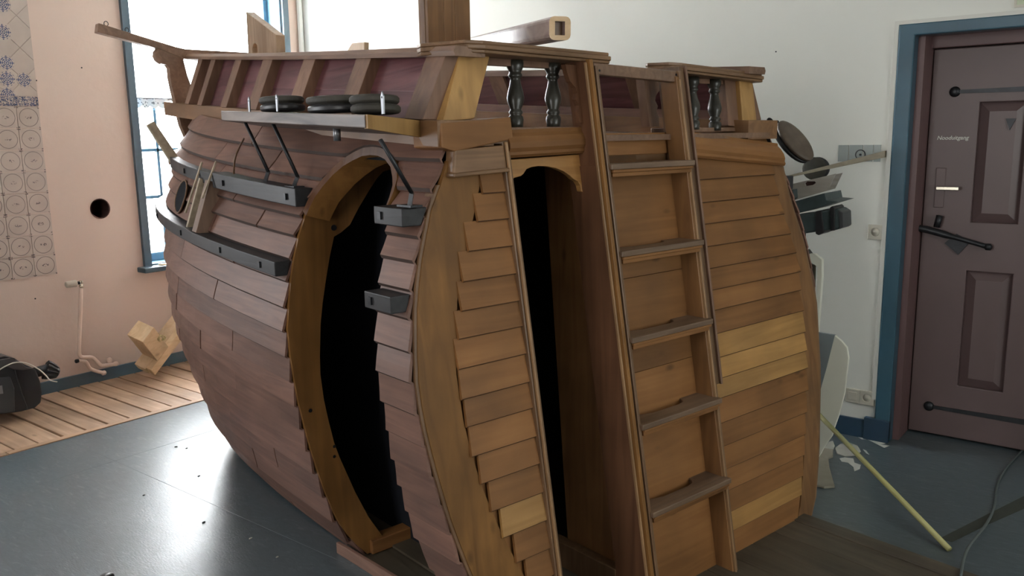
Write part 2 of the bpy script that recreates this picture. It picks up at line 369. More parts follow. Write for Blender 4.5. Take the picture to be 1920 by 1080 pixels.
# ---- tiles
def tile_material(kind):
    m, nt, b = base_mat('delft_tile_'+kind, .22, .5); L = nt.links
    tc = node(nt, 'ShaderNodeTexCoord'); oi = node(nt, 'ShaderNodeObjectInfo')
    sx = node(nt, 'ShaderNodeSeparateXYZ'); L.new(tc.outputs['Object'], sx.inputs[0])
    cb_ = node(nt, 'ShaderNodeCombineXYZ'); L.new(sx.outputs['X'], cb_.inputs[0]); L.new(sx.outputs['Z'], cb_.inputs[1])
    ln = node(nt, 'ShaderNodeVectorMath', operation='LENGTH'); L.new(cb_.outputs[0], ln.inputs[0])
    glaze = (.47,.40,.35); ink = {'ring': (.13,.11,.11), 'flower': (.035,.06,.15), 'border': (.04,.06,.13), 'plain': (.3,.29,.27)}[kind]
    off = node(nt, 'ShaderNodeVectorMath', operation='SCALE'); off.inputs[0].default_value = (31,57,13); L.new(oi.outputs['Random'], off.inputs['Scale'])
    ad = node(nt, 'ShaderNodeVectorMath', operation='ADD'); L.new(tc.outputs['Object'], ad.inputs[0]); L.new(off.outputs[0], ad.inputs[1])
    def mth(op, a, b=None, c=None):
        n = node(nt, 'ShaderNodeMath', operation=op)
        for i, q in enumerate((a, b, c)):
            if q is None: continue
            if isinstance(q, (int, float)): n.inputs[i].default_value = q
            else: L.new(q, n.inputs[i])
        return n.outputs[0]
    r = ln.outputs['Value']
    if kind == 'ring':
        ring = mth('LESS_THAN', mth('ABSOLUTE', mth('SUBTRACT', r, .0545)), .0016)
        nz = node(nt, 'ShaderNodeTexNoise'); nz.inputs['Scale'].default_value = 110; nz.inputs['Detail'].default_value = 2; L.new(ad.outputs[0], nz.inputs['Vector'])
        # small landscape figure: flattened blob near the middle
        cz = mth('MULTIPLY', sx.outputs['Z'], 2.2); bl = node(nt, 'ShaderNodeCombineXYZ'); L.new(sx.outputs['X'], bl.inputs[0]); L.new(cz, bl.inputs[1])
        l2 = node(nt, 'ShaderNodeVectorMath', operation='LENGTH'); L.new(bl.outputs[0], l2.inputs[0])
        fig = mth('MULTIPLY', mth('LESS_THAN', l2.outputs['Value'], .021), mth('GREATER_THAN', nz.outputs['Fac'], .53))
        ax = mth('ABSOLUTE', sx.outputs['X']); az = mth('ABSOLUTE', sx.outputs['Z'])
        cor = mth('MULTIPLY', mth('GREATER_THAN', ax, .056), mth('GREATER_THAN', az, .056))
        cor = mth('MULTIPLY', cor, mth('GREATER_THAN', nz.outputs['Fac'], .48))
        mask = mth('MAXIMUM', mth('MAXIMUM', ring, fig), cor)
    elif kind == 'border':
        nz = node(nt, 'ShaderNodeTexNoise'); nz.inputs['Scale'].default_value = 75; nz.inputs['Detail'].default_value = 2; nz.inputs['Distortion'].default_value = 2; L.new(ad.outputs[0], nz.inputs['Vector'])
        mask = mth('GREATER_THAN', nz.outputs['Fac'], .49)
    elif kind == 'flower':
        an = mth('ARCTAN2', sx.outputs['X'], sx.outputs['Z'])
        pet = mth('ADD', .040, mth('MULTIPLY', mth('COSINE', mth('MULTIPLY', an, 12)), .006))
        inside = mth('LESS_THAN', r, pet)
        nz = node(nt, 'ShaderNodeTexNoise'); nz.inputs['Scale'].default_value = 90; L.new(ad.outputs[0], nz.inputs['Vector'])
        rings = mth('GREATER_THAN', mth('ADD', mth('SINE', mth('MULTIPLY', r, 620)), mth('MULTIPLY', mth('COSINE', mth('MULTIPLY', an, 8)), .8)), mth('MULTIPLY', nz.outputs['Fac'], .1))
        mask = mth('MULTIPLY', inside, rings)
    else: mask = mth('MULTIPLY', r, 0)
    gz = node(nt, 'ShaderNodeTexNoise'); gz.inputs['Scale'].default_value = 7; L.new(ad.outputs[0], gz.inputs['Vector'])
    gr = ramp(nt, [(.3, [c*.92 for c in glaze]), (.7, [c*1.06 for c in glaze])]); L.new(gz.outputs['Fac'], gr.inputs[0])
    mx = node(nt, 'ShaderNodeMix', data_type='RGBA'); L.new(mask, mx.inputs[0]); L.new(gr.outputs[0], mx.inputs[6]); mx.inputs[7].default_value = (*ink, 1)
    L.new(mx.outputs[2], b.inputs['Base Color'])
    return m
for kd in ('ring', 'flower', 'border', 'plain'): M['t_'+kd] = tile_material(kd)
def tile_mesh(w_, h_, mat, rot=0, clip=None):
    bm = bmesh.new(); c_, s_ = math.cos(rot), math.sin(rot)
    pts = [(-w_/2,-h_/2),(w_/2,-h_/2),(w_/2,h_/2),(-w_/2,h_/2)]
    prism(bm, [[(x*c_-z*s_, x*s_+z*c_) for x, z in pts]], lambda u,v,d:(u,d,v), -.006, 0)
    bmesh.ops.recalc_face_normals(bm, faces=bm.faces)
    me = bpy.data.meshes.new('tile'); bm.to_mesh(me); bm.free(); me.materials.append(M[mat]); return me
TX = 2.422; tw = .1345; th = .1325
me = tile_mesh(tw-.003, th-.003, 't_ring')
for i in range(5):
    for j in range(8):
        o = bpy.data.objects.new('tile', me); C.objects.link(o); o.parent = wall
        o.location = (TX-tw*(i+.5), WY-.001, .77+th*(j+.5)); o.rotation_euler = (0, random.uniform(-.008,.008), 0)
me = tile_mesh(.128, .058, 't_border')
bx = TX-.012
for i in range(6):
    o = bpy.data.objects.new('border_tile', me); C.objects.link(o); o.parent = wall; o.location = (bx-.131*(i+.5), WY-.001, 1.862)
obj('border_tile', B(TX-.010, TX, WY-.007, WY-.001, 1.833, 1.891), 't_border', wall)
# diagonal field above the border, cut at its right edge
dg = .1345*math.sqrt(2)/2
def clip_poly(poly, f):
    out = []
    for i in range(len(poly)):
        a, b = poly[i], poly[(i+1) % len(poly)]; fa, fb = f(a), f(b)
        if fa >= 0: out.append(a)
        if (fa >= 0) != (fb >= 0):
            t = fa/(fa-fb); out.append((a[0]+(b[0]-a[0])*t, a[1]+(b[1]-a[1])*t))
    return out
star = at(12, 148, 'y', WY); sx0, sz0 = star.x, star.z
for i in range(-5, 6):
    for j in range(-8, 9):
        if (i+j) % 2: continue
        cxx, czz = sx0+i*dg, sz0+j*dg+.0
        poly = [(cxx+a*dg*.985, czz+b*dg*.985) for a, b in ((1,0),(0,1),(-1,0),(0,-1))]
        poly = clip_poly(poly, lambda p: TX-p[0]); poly = clip_poly(poly, lambda p: p[1]-1.893) if poly else poly
        poly = clip_poly(poly, lambda p: CZ-.02-p[1]) if poly else poly
        poly = clip_poly(poly, lambda p: p[0]-1.75) if poly else poly
        if len(poly) < 3: continue
        o = obj('tile', PR([[(a-cxx, b-czz) for a, b in poly]], lambda u,v,d:(u,d,v), -.006, 0), 't_plain', wall)
        o.location = (cxx, WY-.001, czz)
# blue painted rosettes of the diagonal field (fired glaze figures, slightly proud)
for (px, py, r) in ((12,148,.052), (44,150,.043), (11,118,.043), (13,178,.043), (4,60,.058), (3,8,.05), (-22,150,.043)):
    p = at(px, py, 'y', WY)
    zs = [q for q in circ(0,0,r,24)]
    zs = [q for q in clip_poly(clip_poly(zs, lambda q: TX-p.x-q[0]), lambda q: q[1]+p.z-1.893)]
    o = obj('painted_rosette', PR([zs], lambda u,v,d:(u,d,v), -.0075, -.005), 't_flower', wall); o.location = (p.x, WY-.001, p.z)
# ---- door in the right wall
DX = WX+.23
dr = struct(obj('door_1', PR([[(DW[1]+.0,0),(DW[1],DW[3]),(DW[0],DW[3]),(DW[0],0),(DW[0]+.065,0),(DW[0]+.065,DW[3]-.055),(DW[1]-.075,DW[3]-.055),(DW[1]-.075,0)]], fR, WX-.022, WX+.06), 'teal', None, bevel=.006))
struct(obj('door_architrave', PR([[(DW[1]+.02,.22),(DW[1]+.02,DW[3]+.018),(DW[0]-.02,DW[3]+.018),(DW[0]-.02,.22),(DW[0],.22),(DW[0],DW[3]),(DW[1],DW[3]),(DW[1],.22)]], fR, WX-.018, WX+.0), 'white', dr))
obj('plinth_block', B(WX-.03, WX, DW[1]-.075, DW[1]+.05, 0, .12), 'navy', dr, bevel=.004)
obj('inner_frame', PR([[(DW[1],0),(DW[1],DW[3]),(DW[0],DW[3]),(DW[0],0),(DW[0]+.03,0),(DW[0]+.03,DW[3]-.045),(DW[1]-.105,DW[3]-.045),(DW[1]-.105,0)]], fR, WX+.06, WX+.21), 'doorf', dr)
# mauve frame at the leaf
y1 = at(1752, 93, 'x', DX).y; zt = at(1752, 93, 'x', DX).z; yR = DW[0]+.06
obj('leaf_frame', PR([[(DW[1]+.05,0),(DW[1]+.05,DW[3]),(DW[0],DW[3]),(DW[0],0),(yR,0),(yR,zt+.004),(y1+.004,zt+.004),(y1+.004,0)]], fR, WX+.20, DX+.03), 'doorf', dr, bevel=.004)
obj('frame_bead', B(DX-.045, DX-.025, y1+.05, y1+.062, .02, zt+.05), 'doorf', dr, bevel=.003)
pu = []
def zz(px, py): q = at(px, py, 'x', DX); return q.y, q.z
a = zz(1833,192); b = zz(1806,412); c = zz(1816,508); d = zz(1812,722)
colL = (a[0], b[0]); 
yl = (a[0]+c[0])/2; pw = .205
cols = [(yl, yl-pw), (yl-pw-.10, yl-2*pw-.10)]
cols = [(u0, max(u1, yR+.03)) for u0, u1 in cols]
rows = [(b[1]-.01, a[1]), (d[1]-.01, c[1])]
loops = [[(yR,.012),(y1,.012),(y1,zt),(yR,zt)]]
for u0, u1 in cols:
    for z0, z1 in rows: loops.append(rect(u1, u0, z0, z1))
obj('door_leaf', PR(loops, fR, DX, DX+.04), 'door', dr, bevel=.004)
for u0, u1 in cols:
    for z0, z1 in rows:
        bm = bmesh.new(); i_ = .045
        o4 = [(u1,z0),(u0,z0),(u0,z1),(u1,z1)]; n4 = [(u1+i_,z0+i_),(u0-i_,z0+i_),(u0-i_,z1-i_),(u1+i_,z1-i_)]
        va = [bm.verts.new((DX+.028,)+q) for q in o4]; vb = [bm.verts.new((DX+.006,)+q) for q in n4]; bm.faces.new(vb)
        vc = [bm.verts.new((DX+.035,)+q) for q in o4]; bm.faces.new(vc)
        for k in range(4): bm.faces.new([va[k],va[(k+1)%4],vb[(k+1)%4],vb[k]]); bm.faces.new([vc[k],vc[(k+1)%4],va[(k+1)%4],va[k]])
        obj('door_panel', bm, 'door', dr)
# strap hinges
for (px, py, qx, qy, h) in ((1790,172,1935,163,.010), (1741,762,1935,788,.010)):
    p = at(px, py, 'x', DX-.008); q = at(qx, qy, 'x', DX-.008); yy = yR+.0
    zc = p.z; bm = bmesh.new()
    prism(bm, [[(p.y,zc-.008),(p.y,zc+.008),(yy,zc+.017),(yy,zc-.017)]], fR, DX-.008, DX+.001)
    st = obj('strap_hinge', bm, 'iron', dr)
    bm = bmesh.new(); lathe(bm, [(.006,-.016),(.018,-.014),(.026,-.004),(.026,.002)], lambda a_,b_,h_:(DX+h_, p.y+a_, zc+b_), 14); obj('hinge_end', bm, 'iron', st, True)
# heart shaped peep cover
p = at(1896, 222, 'x', DX+.002)
obj('spy_plate', PR([[(p.y+.022,p.z),(p.y-.022,p.z),(p.y+.002,p.z-.055)]], fR, DX-.004, DX+.01), 'iron', dr)
# lever handle and lock plate
p = at(1767, 352, 'x', DX)
obj('handle_plate', B(DX-.006, DX, p.y-.012, p.y+.034, p.z-.10, p.z+.10), 'door', dr, bevel=.003)
bm = bmesh.new(); tube(bm, [(DX,p.y+.012,p.z),(DX-.045,p.y+.012,p.z)], .008); hd = obj('lever_handle', bm, 'chrome', dr, True)
bm = bmesh.new(); box(bm, DX-.055, DX-.040, p.y-.085, p.y+.020, p.z-.009, p.z+.009); obj('lever', bm, 'chrome', hd, bevel=.003)
# wrought bolt
a = at(1690, 430, 'x', DX-.05); b = at(1858, 464, 'x', DX-.05); bm = bmesh.new()
a2 = at(1700,432,'x',DX-.03); b2 = at(1852,463,'x',DX-.03)
tube(bm, smooth_path([a2, at(1725,428,'x',DX-.03), at(1790,445,'x',DX-.03), b2], 4), [.021]*4+[.018]*4+[.012]*5, 10)
bo = obj('bolt_bar', bm, 'iron', dr, True)
bm = bmesh.new(); lathe(bm, [(.006,-.02),(.017,-.012),(.017,.008),(.006,.016)], lambda x_,y_,h_:(b2.x+x_, b2.y+h_, b2.z+y_), 12); obj('bolt_knob', bm, 'iron', bo, True)
p = at(1797, 455, 'x', DX)
obj('bolt_plate', PR([[(p.y+.062,p.z-.005),(p.y+.01,p.z+.045),(p.y-.055,p.z+.01),(p.y-.005,p.z-.06)]], fR, DX-.012, DX), 'iron', bo)
p = at(1757, 415, 'x', DX-.03); bm = bmesh.new(); tube(bm, [(p.x,p.y,p.z-.03),(p.x,p.y-.01,p.z+.03)], .016); obj('bolt_handle', bm, 'iron', bo, True)
# worn mark with dark latch keeper on the frame
p0 = at(1718, 112, 'x', DX-.03)
obj('keeper_plate', PR([[(p0.y+.012,p0.z),(p0.y-.028,p0.z),(p0.y-.008,p0.z-.07),(p0.y+.006,p0.z-.09)]], fR, DX-.036, DX-.028), 'teal', dr)
ps = [at(1722,200,'x',DX-.036), at(1722,245,'x',DX-.036), at(1727,262,'x',DX-.036), at(1720,290,'x',DX-.036)]
bm = bmesh.new(); tube(bm, smooth_path(ps, 5), .007, 6); obj('latch_chain', bm, 'iron', dr, True)
# lettering on the door
tcu = bpy.data.curves.new('door_lettering', 'FONT'); tcu.body = 'Nooduitgang'; tcu.size = .033; tcu.shear = .25; tcu.extrude = .0006; tcu.offset = .0004
to = bpy.data.objects.new('tmp_text', tcu); C.objects.link(to)
bpy.context.view_layer.update(); dg_ = bpy.context.evaluated_depsgraph_get()
tme = bpy.data.meshes.new_from_object(to.evaluated_get(dg_)); bpy.data.objects.remove(to)
xs = [v.co.x for v in tme.vertices]; wdt = max(xs)-min(xs)
pL = at(1757, 262, 'x', DX-.001); pRt = at(1817, 262, 'x', DX-.001); sc_ = (pL.y-pRt.y)/wdt
for v in tme.vertices:
    x_, y_, z_ = v.co; v.co = (DX-.0012-z_, pL.y-(x_-min(xs))*sc_, pL.z+y_*sc_*1.0)
tme.materials.append(M['white']); to = bpy.data.objects.new('door_lettering', tme); C.objects.link(to); to.parent = dr
# dark space behind door gap
obj('door_backing', B(DX+.045, DX+.06, DW[0]-.1, DW[1]+.1, 0, 2.2), 'dark', dr)
# sign at the frame edge
p = at(1907, 10, 'x', WX)
sg = thing('wall_sign', 'small pale green framed sign high on the wall above the door', 'sign', (WX-.002, p.y-.06, p.z+.05))
obj('sign_frame', PR([rect(-.07,.07,-.06,.06), rect(-.06,.06,-.05,.05)], fR, -.012, 0), 'cream', sg)
obj('sign_plate', B(-.006,0,-.06,.06,-.05,.05), paint('pale_green_sign', (.52,.60,.42), .4), sg)
obj('sign_arrow', PR([[(.055,-.0),(.045,.02),(.045,-.03)]], fR, -.008, -.005), 'iron', sg)
# sockets and switches
def socket(name, px, py, lab, n=1, w_=.072, mat='cream'):
    p = at(px, py, 'x', WX); t = thing(name, lab, 'socket', (WX-.001, p.y, p.z))
    for k in range(n):
        yy = -k*w_
        obj('cover_plate', PR([rect(yy-w_/2,yy+w_/2,-.038,.038)] + ([circ(yy,0,.021,18)] if k == n-1 else []), fR, -.012, 0), mat, t, bevel=.003)
        if k == n-1:
            bm = bmesh.new(); lathe(bm, [(.0205,-.010),(.0205,-.003),(.004,-.003)], lambda a_,b_,h_:(h_, yy+a_, b_), 18); c_ = obj('socket_cup', bm, mat, t, True)
            for s_ in (-.009,.009): obj('pin_hole', PR([circ(yy+s_,0,.0028,8)], fR, -.0042, -.0028), 'rub', c_)
        else:
            bm = bmesh.new(); box(bm, -.016, -.011, yy-.022, yy+.022, -.022, .022); obj('rocker', bm, mat, t, bevel=.002)
socket('wall_socket', 1642, 435, 'single cream wall socket halfway up beside the blue door frame')
socket('wall_socket', 1600, 741, 'double cream wall socket low beside the blue door frame above the skirting', 2)
# strip of grey tiles on right wall
p0 = at(1572, 272, 'x', WX); p1 = at(1655, 272, 'x', WX); pz = at(1600, 303, 'x', WX).z
M['gtile'] = paint('grey_glazed_tile', (.36,.40,.39), .25, .05)
ys = [p0.y, p0.y-.055, p0.y-.125, p0.y-.175, p0.y-.212, p1.y]
for i in range(5):
    if ys[i]-ys[i+1] > .01: obj('grey_tile', B(WX-.006, WX-.0005, ys[i+1]+.0025, ys[i]-.0025, pz, p0.z), 'gtile', wr)
p = at(1614, 290, 'x', WX)
o = obj('round_emblem', PR([circ(p.y,p.z,.026,24), circ(p.y,p.z,.021,24)], fR, WX-.009, WX-.005), 'iron', wr)
obj('emblem_dot', PR([circ(p.y,p.z,.006,10)], fR, WX-.009, WX-.005), 'iron', wr)

# ============================================================ SHIP
RO = S2R@OS
ROT = math.atan2(S2R[1][0], S2R[0][0])
ship = thing('play_ship', 'large wooden play ship with lapped brown planks, ladder and arched doorway', 'ship', RO, ROT)
def L3(p): return (p[0]-OS.x, p[1]-OS.y, p[2])
def sobj(name, bm, mat, parent=ship, **kw):
    for v in bm.verts: v.co = Vector(L3(v.co))
    return obj(name, bm, mat, parent, **kw)
def s2w(p): q = S2R@(Vector(p)-OS); return RO+q
XC = 2.30
VZ = [0.0,.1,.2,.35,.52,.70,.84,.95,1.12,1.24,1.40,1.50,1.62,1.75]
XL = [1.545,1.462,1.403,1.352,1.309,1.275,1.26,1.255,1.28,1.31,1.378,1.443,1.50,1.56]
YA = 2.7; LV = [0,.3,.6,1.0,1.4,1.75]; LL = [1.98,2.05,2.18,2.13,2.18,2.1]; PP = 3.2
def Wd(v): return XC-interp(v, VZ, XL)
def sheer(y, v): return (0.06+.16*min(1, max(0,v)))*(max(0, y-2.0)/3.2)**1.7
FR = 2.68
def hp(u, v, off=0, side=-1):
    """u: lengthwise station (y up to YA, then the bow curve for 1 more unit)"""
    def P(u, v):
        L = interp(v, LV, LL)
        if u <= YA: y = u; w_ = Wd(v)
        else:
            ph = min(1, u-YA)*PI/2; y = YA+L*math.sin(ph)**(2/PP)*1.0; w_ = Wd(v)*max(0, math.cos(ph))**(2/PP)
        return Vector((side*w_, y, v+sheer(y, v)))
    p = P(u, v)
    if off:
        e = .01; du = P(min(u+e, YA+1), v)-P(u-e, v); dv = P(u, v+e)-P(u, max(0, v-e))
        n = du.cross(dv)
        if n.length > 0: n.normalize()
        if n.x*side < 0: n = -n
        if u > YA+.97: n = Vector((side*.3, .95, 0)).normalized()
        p = p+n*off
    return Vector((p.x+XC, p.y, p.z))
def u_of_y(y, v):
    if y <= YA: return y
    L = interp(v, LV, LL); return YA+math.asin(min(1, ((y-YA)/L)**(PP/2)))*2/PI
def face_y(z): return 1.75+.17*z
def fc(x, z, off): return Vector((x, face_y(z)-off, z))
# opening in port side
EYV = [.0,.28,.40,.55,.82,1.06,1.20,1.32,1.45]; EYY = [1.97,1.99,2.035,2.05,2.06,2.10,2.11,2.135,2.17]
AY = [2.17,2.20,2.27,2.37,2.42,2.47,2.52,2.59,2.62,2.66]; AV = [1.44,1.48,1.53,1.555,1.556,1.55,1.53,1.48,1.43,1.37]
def arch(y): return interp(y, AY, AV)
def plank(us, v0, v1, side=-1, ob=.021, ot=.004, th=.009, clip=True, name='plank', mat='hull', parent=None, aft=False):
    """lapped strake; its lower edge stands proud of the strake below"""
    segs = []; cur = []
    for u in us:
        lo = v0; 
        if clip and side < 0 and v1 > 1.40 and 2.17 <= u <= 2.66: lo = max(v0, arch(u)+.006)
        if lo < v1-.004: cur.append((u, lo))
        else:
            if len(cur) > 1: segs.append(cur)
            cur = []
    if len(cur) > 1: segs.append(cur)
    out = []
    for sg_ in segs:
        bm = bmesh.new(); R_ = []
        for u, lo in sg_:
            f = (lo-v0)/(v1-v0); o_b = ob+(ot-ob)*f
            def yy(v):
                return u
            vm = (lo+v1)/2; om = (o_b+ot)/2
            ring = []
            for v, o_ in ((lo,o_b-.008),(min(lo+.007,vm),o_b),(vm,om),(v1,ot)):
                uu = max(u, face_y(v)-.004) if u < 2.1 else u
                if aft is not False and u >= aft_max(v)-1e-6: uu = aft_max(v)
                ring.append((uu, v, o_))
            R_.append([bm.verts.new(hp(a_, b_, c_, side)) for a_, b_, c_ in ring]+[bm.verts.new(hp(a_, b_, c_-th, side)) for a_, b_, c_ in reversed(ring)])
        for i in range(len(R_)-1):
            for k in range(8):
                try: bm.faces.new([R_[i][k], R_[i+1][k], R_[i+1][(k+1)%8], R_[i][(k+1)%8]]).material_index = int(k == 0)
                except ValueError: pass
        bm.faces.new(R_[0]); bm.faces.new(R_[-1][::-1])
        bmesh.ops.remove_doubles(bm, verts=bm.verts, dist=1e-5)
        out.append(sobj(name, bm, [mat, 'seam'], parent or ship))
    return out
def aft_max(v): return interp(v, EYV, EYY)
# inner shell (dark), both sides
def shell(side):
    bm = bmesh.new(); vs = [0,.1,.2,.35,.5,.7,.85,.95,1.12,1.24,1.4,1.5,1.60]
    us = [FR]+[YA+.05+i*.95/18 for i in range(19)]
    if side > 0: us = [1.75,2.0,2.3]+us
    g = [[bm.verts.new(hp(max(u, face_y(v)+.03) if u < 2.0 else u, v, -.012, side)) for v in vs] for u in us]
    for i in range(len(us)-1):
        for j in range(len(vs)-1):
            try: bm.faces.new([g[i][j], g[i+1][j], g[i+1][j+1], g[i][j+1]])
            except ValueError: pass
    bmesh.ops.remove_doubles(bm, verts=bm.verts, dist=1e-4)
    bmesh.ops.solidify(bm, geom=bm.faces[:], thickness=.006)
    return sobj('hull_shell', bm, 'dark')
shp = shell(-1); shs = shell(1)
EDG = [.005,.10,.195,.30,.40,.49,.575,.66,.75,.84,.93,1.01,1.10,1.175,1.25,1.315,1.375,1.44,1.525,1.612]
fwd = [YA+.1055]
u0 = u_of_y(FR, 1.0)
hp_parent = shp
butts = {0:[3.3],1:[3.9],2:[3.35,4.2],3:[3.05,4.0],4:[3.45,4.3],5:[3.7],6:[3.25,4.1],7:[3.6,4.35],8:[3.18,3.95],9:[3.85],10:[3.3,4.3],11:[3.75],12:[3.12,4.1],13:[3.4],14:[2.98,3.7],15:[3.25,4.2],16:[3.5],17:[3.05,3.6],18:[3.3,4.0],19:[3.9]}
for i in range(len(EDG)-1):
    v0, v1 = EDG[i], EDG[i+1]; vm = (v0+v1)/2
    ustart = u_of_y(FR, vm) if v0 < 1.37 else None
    cuts = [u_of_y(y, vm) for y in butts.get(i, [])]
    if v0 >= 1.37:
        ends = [1.70]+([] if i < 28 else [])+cuts+[YA+1]
    else: ends = [ustart]+cuts+[YA+1]
    for a, b in zip(ends[:-1], ends[1:]):
        n = max(3, int((b-a)/.035)) if a < YA and v0 >= 1.37 else max(4, int((b-a)/.05))
        us = [a+(b-a)*k/n for k in range(n+1)]
        if v0 >= 1.37 and a < 2.1: us = sorted(set(us+[2.17,2.66]))
        if b < YA+1: us[-1] -= .0012
        dz = random.uniform(-.002,.002)
        plank(us, v0, v1, -1, .021+dz, .005+dz, parent=shp)
    if v0 < 1.37:                           # short strakes between the face and the side opening
        us = [1.70+k*.04 for k in range(16)]
        us = [u for u in us if u < aft_max(vm)-.01]+[aft_max(vm)]
        us[-1] = 3.0
        dz = random.uniform(-.003,.003)
        # build directly
        bm = bmesh.new(); R_ = []; ns = 5; jut = random.uniform(-.004,.004)
        for k in range(ns+1):
            ring = []
            for v, o_ in ((v0,.011+dz*.5),(v0+.007,.0185+dz*.5),(vm,.0125+dz*.5),(v1,.007+dz*.5)):
                a_ = face_y(v)-.006; b_ = aft_max(v)+jut; ring.append((a_+(b_-a_)*k/ns, v, o_))
            R_.append([bm.verts.new(hp(*q)) for q in ring]+[bm.verts.new(hp(q[0],q[1],q[2]-.010)) for q in reversed(ring)])
        for k in range(ns):
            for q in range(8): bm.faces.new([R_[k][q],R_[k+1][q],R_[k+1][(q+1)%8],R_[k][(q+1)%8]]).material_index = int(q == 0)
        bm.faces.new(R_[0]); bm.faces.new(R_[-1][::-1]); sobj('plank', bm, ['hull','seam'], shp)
    # starboard side in long strakes
    n = 26; us = [1.70+(YA+1-1.70)*k/n for k in range(n+1)]
    plank(us, v0, v1, 1, ob=.012, ot=.006, parent=shs)
# backing of the aft strip
bm = bmesh.new(); vs = [0,.1,.2,.35,.5,.7,.85,.95,1.12,1.24,1.4]
g = [[bm.verts.new(hp(face_y(v)+.0 if k == 0 else aft_max(v)-.01, v, -.004)) for v in vs] for k in (0,1)]
for j in range(len(vs)-1): bm.faces.new([g[0][j],g[1][j],g[1][j+1],g[0][j+1]])
bmesh.ops.solidify(bm, geom=bm.faces[:], thickness=.02); sobj('strip_backing', bm, 'facey')
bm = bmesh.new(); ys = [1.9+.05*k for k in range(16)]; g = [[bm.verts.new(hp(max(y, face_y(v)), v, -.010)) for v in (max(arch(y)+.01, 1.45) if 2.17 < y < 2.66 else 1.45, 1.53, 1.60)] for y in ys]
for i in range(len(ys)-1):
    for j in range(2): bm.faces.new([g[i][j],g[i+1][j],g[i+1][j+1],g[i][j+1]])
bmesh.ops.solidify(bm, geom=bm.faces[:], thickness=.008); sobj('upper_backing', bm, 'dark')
# broad rib ahead of the opening
inner = [(1.700,1.490),(1.66,1.481),(1.634,1.459),(1.596,1.414),(1.551,1.356),(1.513,1.299),(1.475,1.274),(1.447,1.262),(1.425,1.19),(1.406,1.111),(1.388,1.03),(1.376,.959),(1.366,.841),(1.364,.775),(1.372,.68),(1.387,.59),(1.403,.51),(1.422,.448),(1.479,.295),(1.53,.18),(1.60,.06),(1.62,.03)]
outer = []
for k in range(31):
    v = .03+k*(1.555-.03)/30; p = hp(u_of_y(FR, v), v, .004); outer.append((p.x, p.z))
outer += [(1.55,1.585),(1.62,1.585),(1.69,1.55)]
sobj('broad_rib', PR([outer+inner], lambda u,v,d:(u,d,v), FR-.012, FR+.035), 'rib', smooth=False)
# arch trim over the opening
bm = bmesh.new(); R_ = []
AYs = [2.665,2.655,2.64,2.62,2.59,2.55,2.50,2.45,2.40,2.35,2.30,2.25,2.21,2.185,2.17,2.168]
AVs = [1.335,1.37,1.405,1.44,1.48,1.512,1.535,1.551,1.556,1.555,1.545,1.522,1.49,1.465,1.43,1.39]
cy, cv = 2.42, 1.2
for y, v in zip(AYs, AVs):
    d = Vector((y-cy, v-cv)); d.normalize(); yi, vi = y-d.x*.020, v-d.y*.020
    p = [hp(y+d.x*.004,v+d.y*.004,.020), hp(yi,vi,.014), hp(yi,vi,-.05)+Vector((.03,0,0)), hp(y,v,-.04)+Vector((.02,0,0))]
    R_.append([bm.verts.new(q) for q in p])
for k in range(len(R_)-1):
    for q in range(4): bm.faces.new([R_[k][q],R_[k+1][q],R_[k+1][(q+1)%4],R_[k][(q+1)%4]]).material_index = int(q > 0)
bm.faces.new(R_[0]); bm.faces.new(R_[-1][::-1]); sobj('arch_trim', bm, ['redb','rib'])
sobj('knot', PR([circ(1.385,1.375,.016,14,1.3)], lambda u,v,d:(u,d,v), FR-.0145, FR-.0125), paint('varnished_knot', (.50,.32,.22), .15), )
for (px, py, r) in ((626,427,.011), (582,770,.007), (627,837,.006), (627,856,.006)):
    p = at(px, py, 'y', FR-.013, SM); sobj('knot', PR([circ(p.x,p.z,r,12)], lambda u,v,d:(u,d,v), FR-.0135, FR-.0125), 'iron')
# inside: floor, bulkhead
sobj('inner_floor', B(1.62,2.98,1.86,3.3,.03,.04), 'stage')
sobj('sill_beam', B(1.53,2.4,FR-.03,FR+.03,.03,.085), 'facex', bevel=.004)
bi = [(hp(u_of_y(3.35,v),v).x+.03, v) for v in [.02+.1*k for k in range(16)]]
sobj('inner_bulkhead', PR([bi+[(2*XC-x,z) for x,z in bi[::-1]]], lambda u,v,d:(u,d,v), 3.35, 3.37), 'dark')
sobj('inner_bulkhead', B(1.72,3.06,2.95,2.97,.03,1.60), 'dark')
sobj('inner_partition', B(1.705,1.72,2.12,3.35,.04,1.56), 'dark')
# ---- platform under the ship
for i, (a, b) in enumerate([(1.50+.148*k, 1.50+.148*(k+1)) for k in range(10)]+[(2.98,3.065)]):
    sobj('platform_board', B(a+.001, b-.001, .35, 2.80, 0, .026+(.004 if i == 10 else 0)), 'stage', bevel=.002)
bm = bmesh.new(); hexa(bm, [(1.462,2.81,0),(1.478,2.81,0),(1.505,2.30,0),(1.489,2.30,0),(1.462,2.81,.045),(1.478,2.81,.045),(1.505,2.30,.05),(1.489,2.30,.05)])
sobj('base_board', bm, 'pink', bevel=.002)
bm = bmesh.new(); hexa(bm, [(1.489,2.30,0),(1.505,2.30,0),(1.57,1.60,0),(1.555,1.60,0),(1.489,2.30,.05),(1.505,2.30,.05),(1.57,1.60,.05),(1.555,1.60,.05)])
sobj('base_board', bm, 'pink', bevel=.002)
